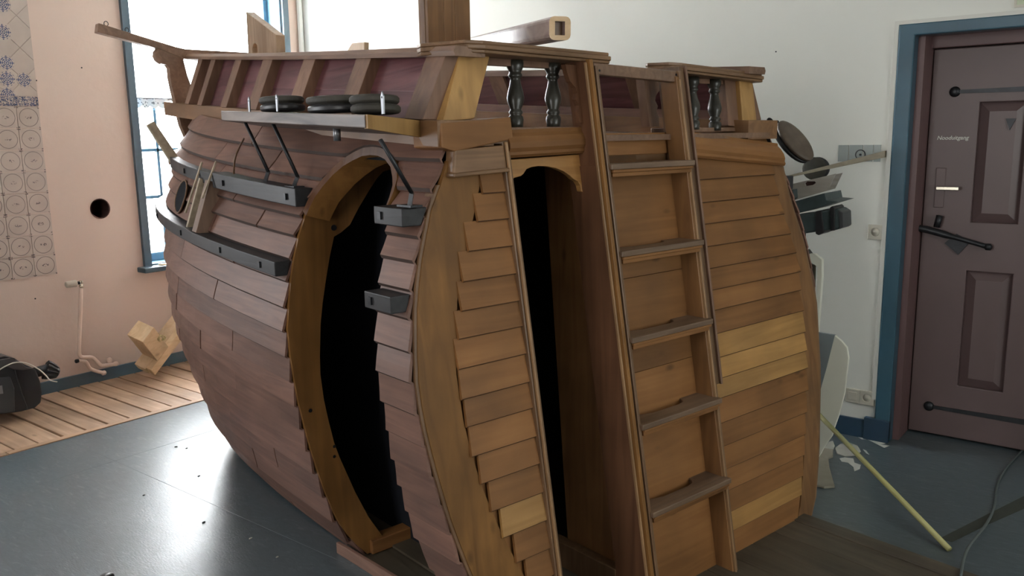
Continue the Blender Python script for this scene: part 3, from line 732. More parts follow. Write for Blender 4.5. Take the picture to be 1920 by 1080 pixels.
# ---- aft face
def xl_f(z): return interp(z, [0,.2,.35,.52,.70,.84,.95,1.12,1.24,1.40,1.50,1.62], [1.55,1.425,1.365,1.318,1.285,1.268,1.268,1.292,1.322,1.385,1.448,1.50])
def xr_f(z): return interp(z, [0,.06,.24,.57,.89,1.14,1.31,1.47,1.62], [3.105,3.15,3.215,3.295,3.325,3.275,3.21,3.175,3.13])
zs = [k*1.60/24 for k in range(25)]
back = [(xl_f(z)+.01, z) for z in zs]+[(xr_f(z)-.01, z) for z in reversed(zs)]
sobj('aft_bulkhead', PR([back, rect(1.665,2.05,.001,1.555)], lambda u,v,d: fc(u,v,d), -.03, .0), 'facex')
rL = [(xl_f(z)-.004, z) for z in zs if z <= 1.56]
ribR = ([0,.15,.30,.44,.61,.78,.93,1.01,1.13,1.25,1.37,1.50,1.6],[1.66,1.60,1.535,1.475,1.42,1.39,1.385,1.40,1.42,1.465,1.52,1.575,1.60])
rR = [(interp(z, *ribR)+.006, z) for z in zs if z <= 1.56]
sobj('curved_rib', PR([rL+rR[::-1]], fc, 0, .018), 'rib')
# thin worn edge along the rib (ends of side planks)
rim = [(xl_f(z)-.004, z) for z in zs if z <= 1.5]; rim2 = [(xl_f(z)-.013, z) for z in zs if z <= 1.5]
sobj('rib_edge', PR([rim2+rim[::-1]], fc, -.03, .014), 'trim')
# lapped short planks between rib and doorway
def lap(x0b, x0t, x1b, x1t, z0, z1, ob=.030, ot=.018, th=.012, mat='facex', nm='plank', parent=None):
    bm = bmesh.new()
    prof = [(0,ob-.005),(.0045,ob),(z1-z0,ot),(z1-z0,ot-th),(0,ob-th)]
    g = [[bm.verts.new(fc(xb_+(xt_-xb_)*h_/(z1-z0), z0+h_, o_)) for h_, o_ in prof] for xb_, xt_ in ((x0b,x0t),(x1b,x1t))]
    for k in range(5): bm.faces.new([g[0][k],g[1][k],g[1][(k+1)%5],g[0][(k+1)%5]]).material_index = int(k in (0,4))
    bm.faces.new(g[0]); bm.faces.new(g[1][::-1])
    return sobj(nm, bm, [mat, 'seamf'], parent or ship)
facep = sobj('plank_ground', PR([[(1.40,.01),(1.655,.01),(1.655,1.555),(1.60,1.555)]+[(interp(z, *ribR)+.007, z) for z in (1.37,1.25,1.13,1.01,.93,.78,.61,.44,.3)]], fc, 0, .004), 'facex')
seam = [1.53,1.433,1.353,1.271,1.187,1.105,1.028,.944,.858,.778,.691,.607,.519,.432,.345,.262,.18,.10,.02]
lx_ = [1.585,1.567,1.532,1.488,1.455,1.432,1.410,1.396,1.390,1.395,1.405,1.425,1.45,1.48,1.515,1.55,1.585,1.61,1.64]
for i in range(len(seam)-1):
    z1, z0 = seam[i], seam[i+1]; j = random.uniform(-.004,.004)
    xb = lx_[i+1]+j; xt = xb+ (-.004 if z0 > .9 else .004)
    mat = 'newx' if i in (12,15) else ('facex')
    lap(xb, xt+.004, 1.652, 1.652, z0, z1+.004, .030, .020, th=.010, mat=mat, parent=facep)
# jamb trims left of the doorway
sobj('jamb_trim', PR([rect(1.652,1.680,.0,1.60)], fc, -.03, .040), 'trim', bevel=.003)
sobj('jamb_bead', PR([rect(1.658,1.666,.0,1.585)], fc, .040, .052), 'edge', bevel=.003)
sobj('jamb_lining', PR([rect(1.680,1.690,.03,1.47)], fc, -.12, .01), 'trim')
# cap board over the rib
sobj('rib_cap', PR([[(1.452,1.497),(1.655,1.505),(1.655,1.575),(1.468,1.565)]], fc, .0, .045), 'trimx', bevel=.006)
sobj('rib_cap_fillet', PR([[(1.446,1.488),(1.657,1.496),(1.657,1.508),(1.448,1.500)]], fc, .0, .055), 'trimx', bevel=.004)
# lintel bracket with scalloped edge
lint = [(1.690,1.400),(1.679,1.412),(1.686,1.452),(1.697,1.468),(1.708,1.475),(1.735,1.479),(1.749,1.487),(1.762,1.499),(1.785,1.505),(1.815,1.507),(1.847,1.505),(1.885,1.498),(1.918,1.487),(1.945,1.472),(1.961,1.459),(1.978,1.452),(1.988,1.437),(1.990,1.420),(2.005,1.405),(2.040,1.395),(2.050,1.40),(2.050,1.54),(1.680,1.53),(1.680,1.412)]
M['lint'] = wood('orange_pine', (.52,.27,.085), (.36,.17,.05), 'x', .42, .6, .9)
sobj('scalloped_lintel', PR([lint[1:-1]], fc, -.012, .012), 'lint', bevel=.002)
# cornices
def cornice(x0, x1, zt0, zt1, h, slopeR=0, mat='trimx'):
    prof = [(0,.012),(.030,.012),(.040,.022),(.040,.032),(.048,.046),(.050,.066),(.044,.086),(.036,.098),(.040,1.0),(0,1.0)]
    bm = bmesh.new(); A_ = []; 
    for x, zt in ((x0,zt0),(x1,zt1)):
        ring = []
        for o_, t in prof:
            z = zt-h + (t if t < .5 else h)
            if t < .5: z = zt-h+t*h/.11
            xx = x + (slopeR*(1-(z-(zt-h))/h) if x == x1 else 0)
            ring.append(bm.verts.new(fc(xx, z, o_)))
        A_.append(ring)
    n = len(prof)
    for k in range(n): bm.faces.new([A_[0][k],A_[1][k],A_[1][(k+1)%n],A_[0][(k+1)%n]])
    bm.faces.new(A_[0]); bm.faces.new(A_[1][::-1]); return bm
sobj('cornice', cornice(1.675, 2.045, 1.620, 1.628, .095), 'facex')
sobj('cornice', cornice(2.505, 3.125, 1.612, 1.555, .105, .055), 'facex')
# right field of the face
ground = sobj('plank_ground', PR([[(2.50,.01),(2.50,1.50)]+[(xr_f(z)-.03, z) for z in (1.47,1.31,1.14,.89,.57,.24,.06)]+[(3.07,.01)]], fc, 0, .004), 'facex')
sr = [1.505,1.427,1.342,1.262,1.178,1.096,1.015,.939,.852,.762,.684,.612,.520,.430,.343,.262,.181,.108,.012]
for i in range(len(sr)-1):
    z1, z0 = sr[i], sr[i+1]; m_ = (z0+z1)/2
    wj = random.uniform(-.004,.004)
    new = i in (8,9,10) or i == 16
    rx = lambda z: xr_f(z)-(.078 if z > 1 else .105)-.010*(z < .3)
    drop = .012*math.cos(m_*2)
    lap(2.505, 2.505, rx(z0)+wj, rx(z1)+wj, z0, z1+.003, .024 if i < 12 else .019, .013, mat='newx' if new else 'facex', parent=ground)
rr1 = [(xr_f(z)+.002, z) for z in zs if z <= 1.50]; rr2 = [(xr_f(z)-(.092 if z > 1 else .11), z) for z in zs if z <= 1.50]
sobj('curved_rib', PR([rr1+rr2[::-1]], fc, -.01, .014), 'facez')
re1 = [(xr_f(z)+.024, z) for z in zs if z <= 1.49]; re2 = [(xr_f(z)+.003, z) for z in zs if z <= 1.49]
sobj('rib_edge', PR([re1+re2[::-1]], fc, -.05, .008), 'trim')
# ---- ladder
ladder = sobj('ladder_stringer', PR([rect(1.998,2.022,.03,1.835)], fc, -.0, .092), 'redb')
sobj('ladder_stringer', PR([rect(2.445,2.465,.0,1.80)], fc, .02, .095), 'facez', bevel=.002)
for (x0, x1, z0, z1, o0, o1, m_) in (
    (1.992,1.999,.03,1.83,.088,.098,'edge'), (2.000,2.014,.03,1.84,.09,.110,'rib'), (2.0145,2.0215,.03,1.84,.09,.104,'trim'), (2.022,2.034,.03,1.82,.05,.112,'trim'), (2.0345,2.041,.03,1.50,.03,.104,'edge'),
    (2.450,2.458,.0,1.79,.09,.105,'edge'), (2.4585,2.470,.0,1.82,.0,.100,'trim'),
    (2.471,2.497,.70,1.835,.0,.090,'trim'), (2.4975,2.508,.70,1.84,.0,.100,'frame'), (2.471,2.482,.0,.70,.0,.085,'trim')):
    sobj('ladder_moulding', PR([rect(x0,x1,z0,z1)], fc, o0, o1), m_, bevel=.0018)
# left flank of the ladder case
fx = lambda u, v, d: (d, u, v)
sobj('case_side', PR([[(face_y(.03)-.088,.03),(face_y(.03)+.05,.03),(face_y(1.5)+.04,1.5),(face_y(1.5)-.088,1.5)]], fx, 1.994, 2.052), 'redb')
sobj('lintel_stile', PR([rect(2.045,2.06,1.30,1.53)], fc, .0, .02), 'trim')
sobj('passage_panel', PR([[(face_y(.03)+.052,.03),(2.09,.03),(2.21,1.52),(face_y(1.52)+.042,1.52)]], fx, 2.035, 2.055), 'facez')
sobj('passage_foot_rail', B(1.99,2.034,1.82,2.16,.04,.135), 'trim', bevel=.003)
# back boards of the ladder
for z0, z1 in ((.02,.795),(.797,1.115),(1.117,1.50)):
    sobj('ladder_back_board', PR([rect(2.042,2.446,z0,z1)], fc, .004, .022), 'facex')
# rungs
def rung(z):
    x0, x1 = 2.040, 2.448; h = .036
    bm = bmesh.new()
    plan = [(x0,.126),(x1+.012,.126),(x1+.004,.020),(x1-.10,.020),(x1-.11,.040),(x1-.125,.055),(x1-.16,.062),(x0+.12,.060),(x0+.07,.045),(x0+.05,.020),(x0,.020)]
    plan = [(x0-.012,.126)]+plan[1:-1]+[(x0,.020)]
    def f(u, v, d):
        return (u, face_y(z)-v, z+d)
    prism(bm, [plan], f, -.019, 0)
    o = sobj('rung', bm, 'rung', ship, bevel=.003)
    bm = bmesh.new()
    prism(bm, [[(x0,.123),(x1+.006,.123),(x1+.004,.096),(x0,.096)]], f, -.029, -.0195)
    prism(bm, [[(x0+.003,.117),(x1+.002,.117),(x1,.096),(x0+.003,.096)]], f, -.043, -.0295)
    o2 = sobj('rung_moulding', bm, 'facex', o, bevel=.0022)
M['rung'] = wood('worn_rung_wood', (.21,.135,.085), (.13,.08,.05), 'x', .45, .2, .8)
for z in (1.508,1.228,.948,.664,.375): rung(z)
sobj('ladder_top_bar', PR([[(2.040,1.795),(2.475,1.780),(2.475,1.820),(2.040,1.832)]], fc, .052, .088), 'cap', bevel=.004)
for x in (2.062,2.455): sobj('screw', PR([circ(x,1.807,.004,8)], fc, .088, .090), 'iron')
sobj('deck_beam', PR([rect(2.045,2.465,1.532,1.606)], fc, -.05, .012), 'facex', bevel=.003)
sobj('deck_beam', PR([rect(2.045,2.465,1.503,1.529)], fc, -.05, -.0), 'trimx')
# ---- deck
dk = [(1.50,1.90),(3.10,1.90),(3.10,3.2),(2.95,4.55),(1.70,4.55),(1.52,3.2)]
bm = bmesh.new(); us = [1.98,2.4,2.8,3.2,3.6,4.0,4.4,4.55]
g = []
for y in us:
    xa = interp(y, [1.9,3.2,4.55], [1.52,1.58,1.74]); z = 1.60+sheer(y,1.6)
    g.append([bm.verts.new((xa,y,z)), bm.verts.new((2*XC-xa,y,z)), bm.verts.new((2*XC-xa,y,z-.02)), bm.verts.new((xa,y,z-.02))])
for k in range(len(us)-1):
    for q in range(4): bm.faces.new([g[k][q],g[k+1][q],g[k+1][(q+1)%4],g[k][(q+1)%4]])
bm.faces.new(g[0]); bm.faces.new(g[-1][::-1]); sobj('deck', bm, 'cap')
sobj('deck_edge_board', PR([rect(1.69,2.045,1.613,1.628)], fc, -.10, .028), 'cap', bevel=.002)
sobj('deck_edge_board', PR([rect(2.505,3.05,1.606,1.622)], fc, -.10, -.02), 'cap', bevel=.002)
# ---- bulwarks (both sides)
def bw(y, h, out, side=-1):
    """point on bulwark: y station, h 0 base..1 cap, out: offset outboard"""
    x = 1.56+(y-2.06)*.0748; zt = 1.838+(y-2.06)*.0665+.004*(y-2.06)**2; zb = 1.652+(y-2.06)*.050+.0035*(y-2.06)**2
    if side > 0:
        zt -= .05*max(0, (y-2.06)/2.5)
    xx = x-.09*(1-h)-out; z = zb+(zt-zb)*h
    return Vector((xx if side < 0 else 2*XC-xx-.045, y, z))
def bwbox(y0, y1, h0, h1, o0, o1, side, tw_=0):
    bm = bmesh.new()
    hexa(bm, [bw(y0,h0,o0,side),bw(y1,h0,o0,side),bw(y1,h0,o1,side),bw(y0,h0,o1,side),bw(y0,h1,o0,side),bw(y1,h1,o0,side),bw(y1,h1,o1,side),bw(y0,h1,o1,side)])
    return bm
FY = [2.115,2.585,3.04,3.475,3.84,4.20,4.41]
for side in (-1, 1):
    for k, y in enumerate(FY):
        hw = .055 if k < 4 else (.042 if k == 4 else .034)
        sobj('bulwark_frame', bwbox(y-hw, y+hw, 0, .99, -.03, .048, side), 'frame', bevel=.002)
        if k < 6:
            a, b = y+hw, FY[k+1]-(.055 if k+1 < 4 else .036)
            for h0, h1 in ((.0,.43),(.425,.72),(.725,.98)):
                if random.random() < .0: continue
                if (h0 == .425): h1 = .98
                if (h0 == .725): continue
                sobj('bulwark_plank', bwbox(a-.03, b+.03, h0, h1, -.012, .0045 if h0 else .003, side), 'red', bevel=.002)
    # cap rail
    bm = bmesh.new(); R_ = []
    for k in range(13):
        y = 2.0+(4.62-2.0)*k/12; p = bw(y, 1.0, 0, side); s_ = side
        R_.append([bm.verts.new((p.x+s_*a, p.y, p.z+b)) for a, b in ((.055,-.004),(.060,.010),(.052,.024),(-.055,.024),(-.055,-.004))])
    for k in range(12):
        for q in range(5): bm.faces.new([R_[k][q],R_[k+1][q],R_[k+1][(q+1)%5],R_[k][(q+1)%5]])
    bm.faces.new(R_[0]); bm.faces.new(R_[-1][::-1]); sobj('cap_rail', bm, 'cap')
    # base ledge
    bm = bmesh.new(); R_ = []
    for k in range(17):
        y = 1.985+(4.93-1.985)*k/16; p = bw(y, 0, 0, side); s_ = side
        o_ = .045-.02*max(0, (y-4.5)/.4)
        R_.append([bm.verts.new((p.x+s_*a, p.y, p.z+b)) for a, b in ((o_,-.074),(o_,-.002),(o_-.012,.0),(-.16,.0),(-.16,-.074))])
    for k in range(16):
        for q in range(5): bm.faces.new([R_[k][q],R_[k+1][q],R_[k+1][(q+1)%5],R_[k][(q+1)%5]])
    bm.faces.new(R_[0]); bm.faces.new(R_[-1][::-1]); sobj('base_ledge', bm, 'facey')
    # inner waterway seen through the rail
    bm = bmesh.new(); R_ = []
    for k in range(11):
        y = 2.08+(4.5-2.08)*k/10; p = bw(y, 0, 0, side); s_ = side
        R_.append([bm.verts.new((p.x+s_*a, p.y, p.z+b)) for a, b in ((-.06,-.045),(-.06,.035),(-.115,.035),(-.115,-.045))])
    for k in range(10):
        for q in range(4): bm.faces.new([R_[k][q],R_[k+1][q],R_[k+1][(q+1)%4],R_[k][(q+1)%4]])
    bm.faces.new(R_[0]); bm.faces.new(R_[-1][::-1]); sobj('waterway', bm, 'hull')
# aft ends
sobj('ledge_end', PR([[(1.425,1.572),(1.47,1.560),(1.695,1.592),(1.695,1.658),(1.43,1.640)]], fc, -.10, .045), 'facex', bevel=.004)
sobj('ledge_end', PR([[(2.98,1.618),(2.98,1.555),(3.155,1.535),(3.155,1.60)]], fc, -.30, -.14), 'tanz', bevel=.004)
sobj('corner_post', PR([[(1.468,1.645),(1.585,1.655),(1.675,1.842),(1.560,1.842)]], fc, -.055, .006), 'tanz', bevel=.003)
sobj('corner_post', PR([[(3.055,1.62),(2.955,1.625),(2.965,1.812),(3.055,1.80)]], fc, -.055, .0), 'tanz', bevel=.003)
sobj('corner_post_backing', PR([[(2.955,1.625),(2.885,1.63),(2.895,1.815),(2.965,1.812)]], fc, -.06, -.02), 'frame')
sobj('small_block', PR([rect(1.60,1.625,1.66,1.68)], fc, -.12, -.03), 'edge')
# scroll brackets beside the ladder
sb = [(2.10,1.64),(2.045,1.64),(2.042,1.675),(2.052,1.695),(2.040,1.715),(2.052,1.735),(2.045,1.752),(2.022,1.772),(2.012,1.80),(2.008,1.825),(2.10,1.825)]
sobj('scroll_bracket', PR([[((x-2.008)*.75+1.948, z) for x, z in sb[1:-1]]+[(1.999,1.825),(1.999,1.64)]] if 0 else [[(min(1.999,(x-2.008)*.9+1.948), z) for x, z in sb]], fc, .03, .05), 'redb')
sobj('scroll_bracket', PR([[(4.53-x+.012, z-.012) for x, z in sb][::-1]], fc, -.09, -.05), 'frame')
# quarter rails over the balusters
def toprail(x0, x1, z0, z1, o_out, o_in, hook):
    bm = bmesh.new()
    for (d0, d1, e) in ((.0,.010,.006),(.0105,.024,.0),(.0245,.036,.010)):
        plan = [(x0, o_out-.02-e),(x0+.05,o_out-e),(x1-.02,o_out-e),(x1-e,o_out-.02-e),(x1-e,o_in)]
        if hook: plan += [(x0+.20,o_in),(x0+.06,o_in-.06),(x0-.03,o_in-.10),(x0-.05,o_in-.05)]
        else: plan += [(x0-.02,o_in),(x0-.03,o_in+.02)]
        prism(bm, [plan], lambda u,v,d: (u, face_y(1.85)-v, z0+(z1-z0)*(u-x0)/(x1-x0)+d), d0, d1)
    return bm
sobj('quarter_rail', toprail(1.545,2.148,1.842,1.832,.085,-.05,True), 'trimx', bevel=.003)
sobj('quarter_rail', toprail(2.50,3.085,1.822,1.800,.055,-.07,False), 'trimx', bevel=.003)
sobj('rail_fillet', PR([rect(1.66,2.04,1.818,1.842)], fc, -.05, -.02), 'frame')
sobj('rail_fillet', PR([rect(2.60,2.95,1.792,1.81)], fc, -.06, -.03), 'frame')
M['balu'] = paint('black_olive_turned_wood', (.030,.028,.022), .3, .25, 12)
bp_ = [(.017,0),(.018,.012),(.0195,.022),(.018,.033),(.0135,.038),(.0165,.043),(.0175,.048),(.0135,.054),(.0145,.06),(.020,.078),(.0215,.092),(.019,.11),(.0145,.13),(.0125,.145),(.0125,.152),(.0165,.157),(.0175,.163),(.0145,.169),(.0165,.176),(.0205,.186),(.0215,.196),(.0205,.212)]
for (xb, zb, xt, zt_, of) in ((1.775,1.628,1.806,1.842,-.03),(1.938,1.630,1.969,1.842,-.03),(2.672,1.615,2.700,1.815,-.03),(2.808,1.610,2.838,1.812,-.03)):
    bm = bmesh.new(); s_ = (zt_-zb)/.212
    lathe(bm, bp_, lambda x_,y_,h_: (xb+(xt-xb)*h_/.212+x_*1.3, face_y(zb+h_*s_)+.03+y_*1.3, zb+h_*s_), 20)
    sobj('baluster', bm, 'balu', smooth=True)
# ---- shelf on the port side
SH = [(1.20,2.00,1.663),(1.25,2.6,1.683),(1.30,3.22,1.712)]
bm = bmesh.new(); R_ = []
for k in range(7):
    t = k/6; y = 2.0+1.22*t; xo = 1.195+.10*t; zo = 1.664+.050*t
    yi = y+.09; xi = bw(yi,0,0).x-.04; zi = 1.650+.048*t
    R_.append([bm.verts.new(q) for q in ((xo,y,zo-.036),(xo,y,zo),(xi,yi,zi),(xi,yi,zi-.045))])
for k in range(6):
    for q in range(4): bm.faces.new([R_[k][q],R_[k+1][q],R_[k+1][(q+1)%4],R_[k][(q+1)%4]])
bm.faces.new(R_[0]); bm.faces.new(R_[-1][::-1]); sobj('channel_shelf', bm, ['shelf'], bevel=.003)
bm = bmesh.new(); hexa(bm, [(1.198,1.992,1.627),(1.43,2.082,1.602),(1.43,2.10,1.602),(1.198,2.01,1.627),(1.198,1.992,1.664),(1.43,2.082,1.650),(1.43,2.10,1.650),(1.198,2.01,1.664)])
sobj('shelf_end_board', bm, 'tanz')
# starboard shelf end
bm = bmesh.new(); hexa(bm, [(3.10,2.22,1.55),(3.52,2.28,1.55),(3.42,3.3,1.60),(3.0,3.3,1.60),(3.10,2.22,1.595),(3.52,2.28,1.60),(3.42,3.3,1.65),(3.0,3.3,1.65)])
sobj('channel_shelf', bm, 'blackx', bevel=.003)
# wales
def wale(y0, y1, v0, v1, depth, mat='black', u1=None, name='wale', n=None, side=-1, dslope=0):
    ua = u_of_y(y0, v0); ub = u1 if u1 else u_of_y(y1, v0); n = n or max(2, int((ub-ua)/.045))
    bm = bmesh.new(); R_ = []
    for k in range(n+1):
        u = ua+(ub-ua)*k/n
        a = hp(u, v0, .012, side); b = hp(u, v1, .012, side); c_ = hp(u, (v0+v1)/2, depth, side)-hp(u, (v0+v1)/2, .012, side); c_.z = 0
        mx = (a+b)/2+c_; R_.append([bm.verts.new(q) for q in (a, Vector((mx.x,mx.y,a.z)), Vector((mx.x,mx.y,b.z)), b)])
    for k in range(n):
        for q in range(4): bm.faces.new([R_[k][q],R_[k+1][q],R_[k+1][(q+1)%4],R_[k][(q+1)%4]])
    bm.faces.new(R_[0]); bm.faces.new(R_[-1][::-1]); return sobj(name, bm, mat, bevel=.003)
lw = wale(FR, 0, 1.125, 1.175, .066, u1=YA+1)
wale(FR-.01, 3.42, 1.355, 1.415, .070)
wale(3.44, 4.22, 1.355, 1.405, .048)
wale(4.30, 0, 1.36, 1.40, .05, u1=YA+1, mat='hull')
wale(1.975, 2.125, 1.352, 1.402, .092, n=3, mat='black')
wale(1.945, 2.085, 1.122, 1.170, .072, n=3, mat='black')
for s_ in (1,):
    wale(1.97, 0, 1.125, 1.175, .06, u1=YA+1, side=1); wale(1.99, 4.2, 1.355, 1.41, .06, side=1)
def bolt(y, v, off, s=.011, tgt='iron'):
    u = u_of_y(y, v); b0 = hp(u, v, .012); hd_ = hp(u, v, off)-b0; hd_.z = 0; c_ = b0+hd_; a = hp(u+.01, v, off)-hp(u, v, off); a.z = 0; a.normalize(); z = Vector((0,0,1)); n = a.cross(z).normalized()
    if n.x > 0: n = -n
    bm = bmesh.new(); pts = []
    for d in (0, .005):
        for p, q in ((-1,-1),(1,-1),(1,1),(-1,1)): pts.append(c_+a*s*p*.7+z*s*q+n*d)
    hexa(bm, pts); sobj('bolt', bm, tgt)
for y, v, o_ in ((2.80,1.150,.066),(3.16,1.150,.066),(3.62,1.150,.066),(4.1,1.15,.066),(2.74,1.385,.070),(3.30,1.385,.070),(3.86,1.38,.048),(2.09,1.378,.092),(2.05,1.146,.072)): bolt(y, v, o_)
# iron braces under the shelf, each a rod with a bent foot and a plate
def brace(top, knee, foot):
    bm = bmesh.new(); tube(bm, [top, knee], .0062, 8); o = sobj('iron_brace', bm, 'iron', smooth=True)
    bm = bmesh.new(); tube(bm, [knee, foot], .0085, 4); sobj('brace_foot', bm, 'steel', o)
    bm = bmesh.new(); x, y, z = foot; box(bm, x-.01, x+.03, y-.02, y+.05, z-.004, z+.002); sobj('brace_plate', bm, 'iron', o)
def kn(px, py, x): q = at(px, py, 'x', x, SM); return tuple(q)
brace(kn(459,228,1.315), kn(503,322,1.345), kn(497,342,1.345))
brace(kn(512,232,1.30), kn(558,331,1.335), kn(551,350,1.335))
brace(kn(713,262,1.215), kn(772,362,1.312), kn(768,386,1.312))
# bright clip under the ledge
p = kn(632,257,1.34); bm = bmesh.new(); tube(bm, [(p[0],p[1],p[2]+.035),(p[0],p[1],p[2]-.012)], .012, 10); sobj('steel_clip', bm, 'steel', smooth=True)
# bent iron rod with hook on the hull
ps = [at(438,336,'x',1.37,SM), at(440,300,'x',1.36,SM), at(447,280,'x',1.38,SM), at(457,260,'x',1.44,SM)]
bm = bmesh.new(); tube(bm, smooth_path(ps,5), .004, 6); sobj('bent_rod', bm, 'trim', smooth=True)
# straps upright through the shelf edge
STR = []
for px, py, h, xo in ((467,183,.055,1.27),(519,180,.055,1.255),(717,183,.058,1.215)):
    q = at(px, py+22, 'x', xo, SM); z0 = q.z-.012; bm = bmesh.new()
    loop = [(-.005,0),(.005,0),(.0065,h*.8),(0,h),(-.0065,h*.8)]
    hole = circ(0,h*.74,.003,10)
    prism(bm, [loop, hole], lambda u,v,d: (xo+d-.02*v/h*0, q.y+u, z0+v), 0, .004); sobj('chain_strap', bm, 'steel')
# dark disc painted in for the unlit oval opening; gun port posts
bm = bmesh.new(); n = 24; yc, vc = 3.87, 1.262
c0 = hp(u_of_y(yc,vc), vc, .024); cen = bm.verts.new(c0)
rg = []
for k in range(n):
    a = 2*PI*k/n; y = yc+.075*math.cos(a); v = vc+.066*math.sin(a); rg.append(bm.verts.new(hp(u_of_y(y,v), v, .024)))
for k in range(n): bm.faces.new([cen, rg[k], rg[(k+1)%n]])
bmesh.ops.solidify(bm, geom=bm.faces[:], thickness=.004); sobj('hawse_shade_disc', bm, 'dark')
bm = bmesh.new(); pts = []
for k in range(n+1):
    a = 2*PI*k/n; y = yc+.078*math.cos(a); v = vc+.069*math.sin(a); pts.append(hp(u_of_y(y,v), v, .024))
tube(bm, pts, .004, 6, False); sobj('hawse_rim', bm, 'trim', smooth=True)
def post(y, w_, v0, v1, d0, d1, mat, nm='port_post'):
    bm = bmesh.new(); q = []
    for v in (v0, v1):
        for yy, dd in ((y-w_,d0),(y+w_,d0),(y+w_,d1),(y-w_,d1)): q.append(hp(u_of_y(yy,v), v, dd))
    hexa(bm, q); return sobj(nm, bm, mat, bevel=.002)
post(3.45, .026, 1.165, 1.362, .0, .066, 'portp')
post(3.60, .010, 1.165, 1.362, .0, .05, 'pale')
post(3.525, .040, 1.17, 1.355, .0, .030, 'dark', 'port_shade_block')  # dark block between the posts, colour standing in for the recess shade
post(3.63, .006, 1.22, 1.415, .050, .058, 'pale', 'latch_bar')
post(3.42, .005, 1.29, 1.425, .070, .078, 'pale', 'latch_bar')
# pale batten standing out from the bow
bm = bmesh.new(); a = Vector((1.50,4.26,1.445)); b = Vector((1.372,4.29,1.690)); d = (b-a).normalized(); s_ = Vector((0,1,0)); n_ = d.cross(s_).normalized()
hexa(bm, [a-n_*.024-s_*.012, a+n_*.024-s_*.012, a+n_*.024+s_*.012, a-n_*.024+s_*.012, b-n_*.020-s_*.012, b+n_*.020-s_*.012, b+n_*.020+s_*.012, b-n_*.020+s_*.012])
o = sobj('bow_batten', bm, 'pale', bevel=.003); o['label'] = 'pale unpainted batten'
# ---- cathead: beam across the bow with scrolled knee
def ya(px, py, y): q = at(px, py, 'y', y, SM); return (q.x, q.z)
yc = 4.66
top = [ya(185,43,yc), ya(330,88,yc), ya(348,92,yc), ya(560,104,yc)]
bot = [ya(560,130,yc), ya(480,128,yc), ya(345,110,yc), ya(295,90,yc), ya(183,60,yc)]
sobj('cathead_beam', PR([top+bot], lambda u,v,d:(u,d,v), yc-.0, yc+.06), 'cap', bevel=.004)
kn_ = [(300,86),(292,96),(291,105),(295,113),(303,119),(313,121),(318,128),(319,145),(324,168),(331,198),(340,235),(350,258),(372,262),(372,190),(362,168),(352,140),(345,112),(347,104)]
sobj('scroll_knee', PR([[ya(a_, b_, yc) for a_, b_ in kn_]], lambda u,v,d:(u,d,v), yc+.005, yc+.05), 'cap', bevel=.003)
for px, py in ((199,46),(238,58)):
    q = at(px, py, 'y', yc+.02, SM); bm = bmesh.new(); tube(bm, [q+Vector((.010*math.cos(t), 0, .012*math.sin(t)+.004)) for t in [k*PI/6 for k in range(13)]], .002, 6); sobj('screw_eye', bm, 'iron', smooth=True)
# ---- mast box of upright boards
mx0, mx1, my = 2.185, 2.415, 3.10
for a, b in ((mx0,mx0+.085),(mx0+.086,mx0+.146),(mx0+.147,mx1)):
    sobj('mast_board', B(a, b, my, my+.02, 1.62, 3.13), 'facez', bevel=.002)
sobj('mast_side', B(mx0-.002, mx0+.018, my+.021, my+.05, 1.62, 3.13), 'facez', bevel=.002)
sobj('mast_side', B(mx1-.018, mx1+.002, my+.021, my+.05, 1.62, 3.13), 'facez', bevel=.002)
sobj('mast_board', B(mx0, mx1, my+.051, my+.07, 1.62, 3.13), 'facez', bevel=.002)
# ---- slanted board with round notch, and small wedge, on the fore deck
xb = 1.98
def xa_(px, py): q = at(px, py, 'x', xb, SM); return (q.y, q.z)
def zz2(px,py,x): q = at(px, py, 'x', x, SM); return (q.y, q.z)
brd = [xa_(461,22), xa_(474,30), xa_(517,65), xa_(516,96)]
dkz = 1.72
brd = [brd[0],brd[2],(brd[3][0],dkz),(brd[0][0]+.02,dkz)]
hc = xa_(478,93)
M['board'] = wood('pale_grained_board', (.50,.36,.235), (.33,.215,.13), 'z', .5, .5, .7)
sobj('slanted_board', PR([brd, circ(hc[0],hc[1],.032,18)], fx, xb, xb+.05), 'board', bevel=.003)
wd = [zz2(648,100,2.55), zz2(660,81,2.55), zz2(683,79,2.55), zz2(683,100,2.55)]
wd = [wd[0],wd[1],wd[2],wd[3],(wd[3][0],1.72),(wd[0][0],1.72)]
sobj('pale_post', PR([wd], fx, 2.55, 2.58), 'pinez')

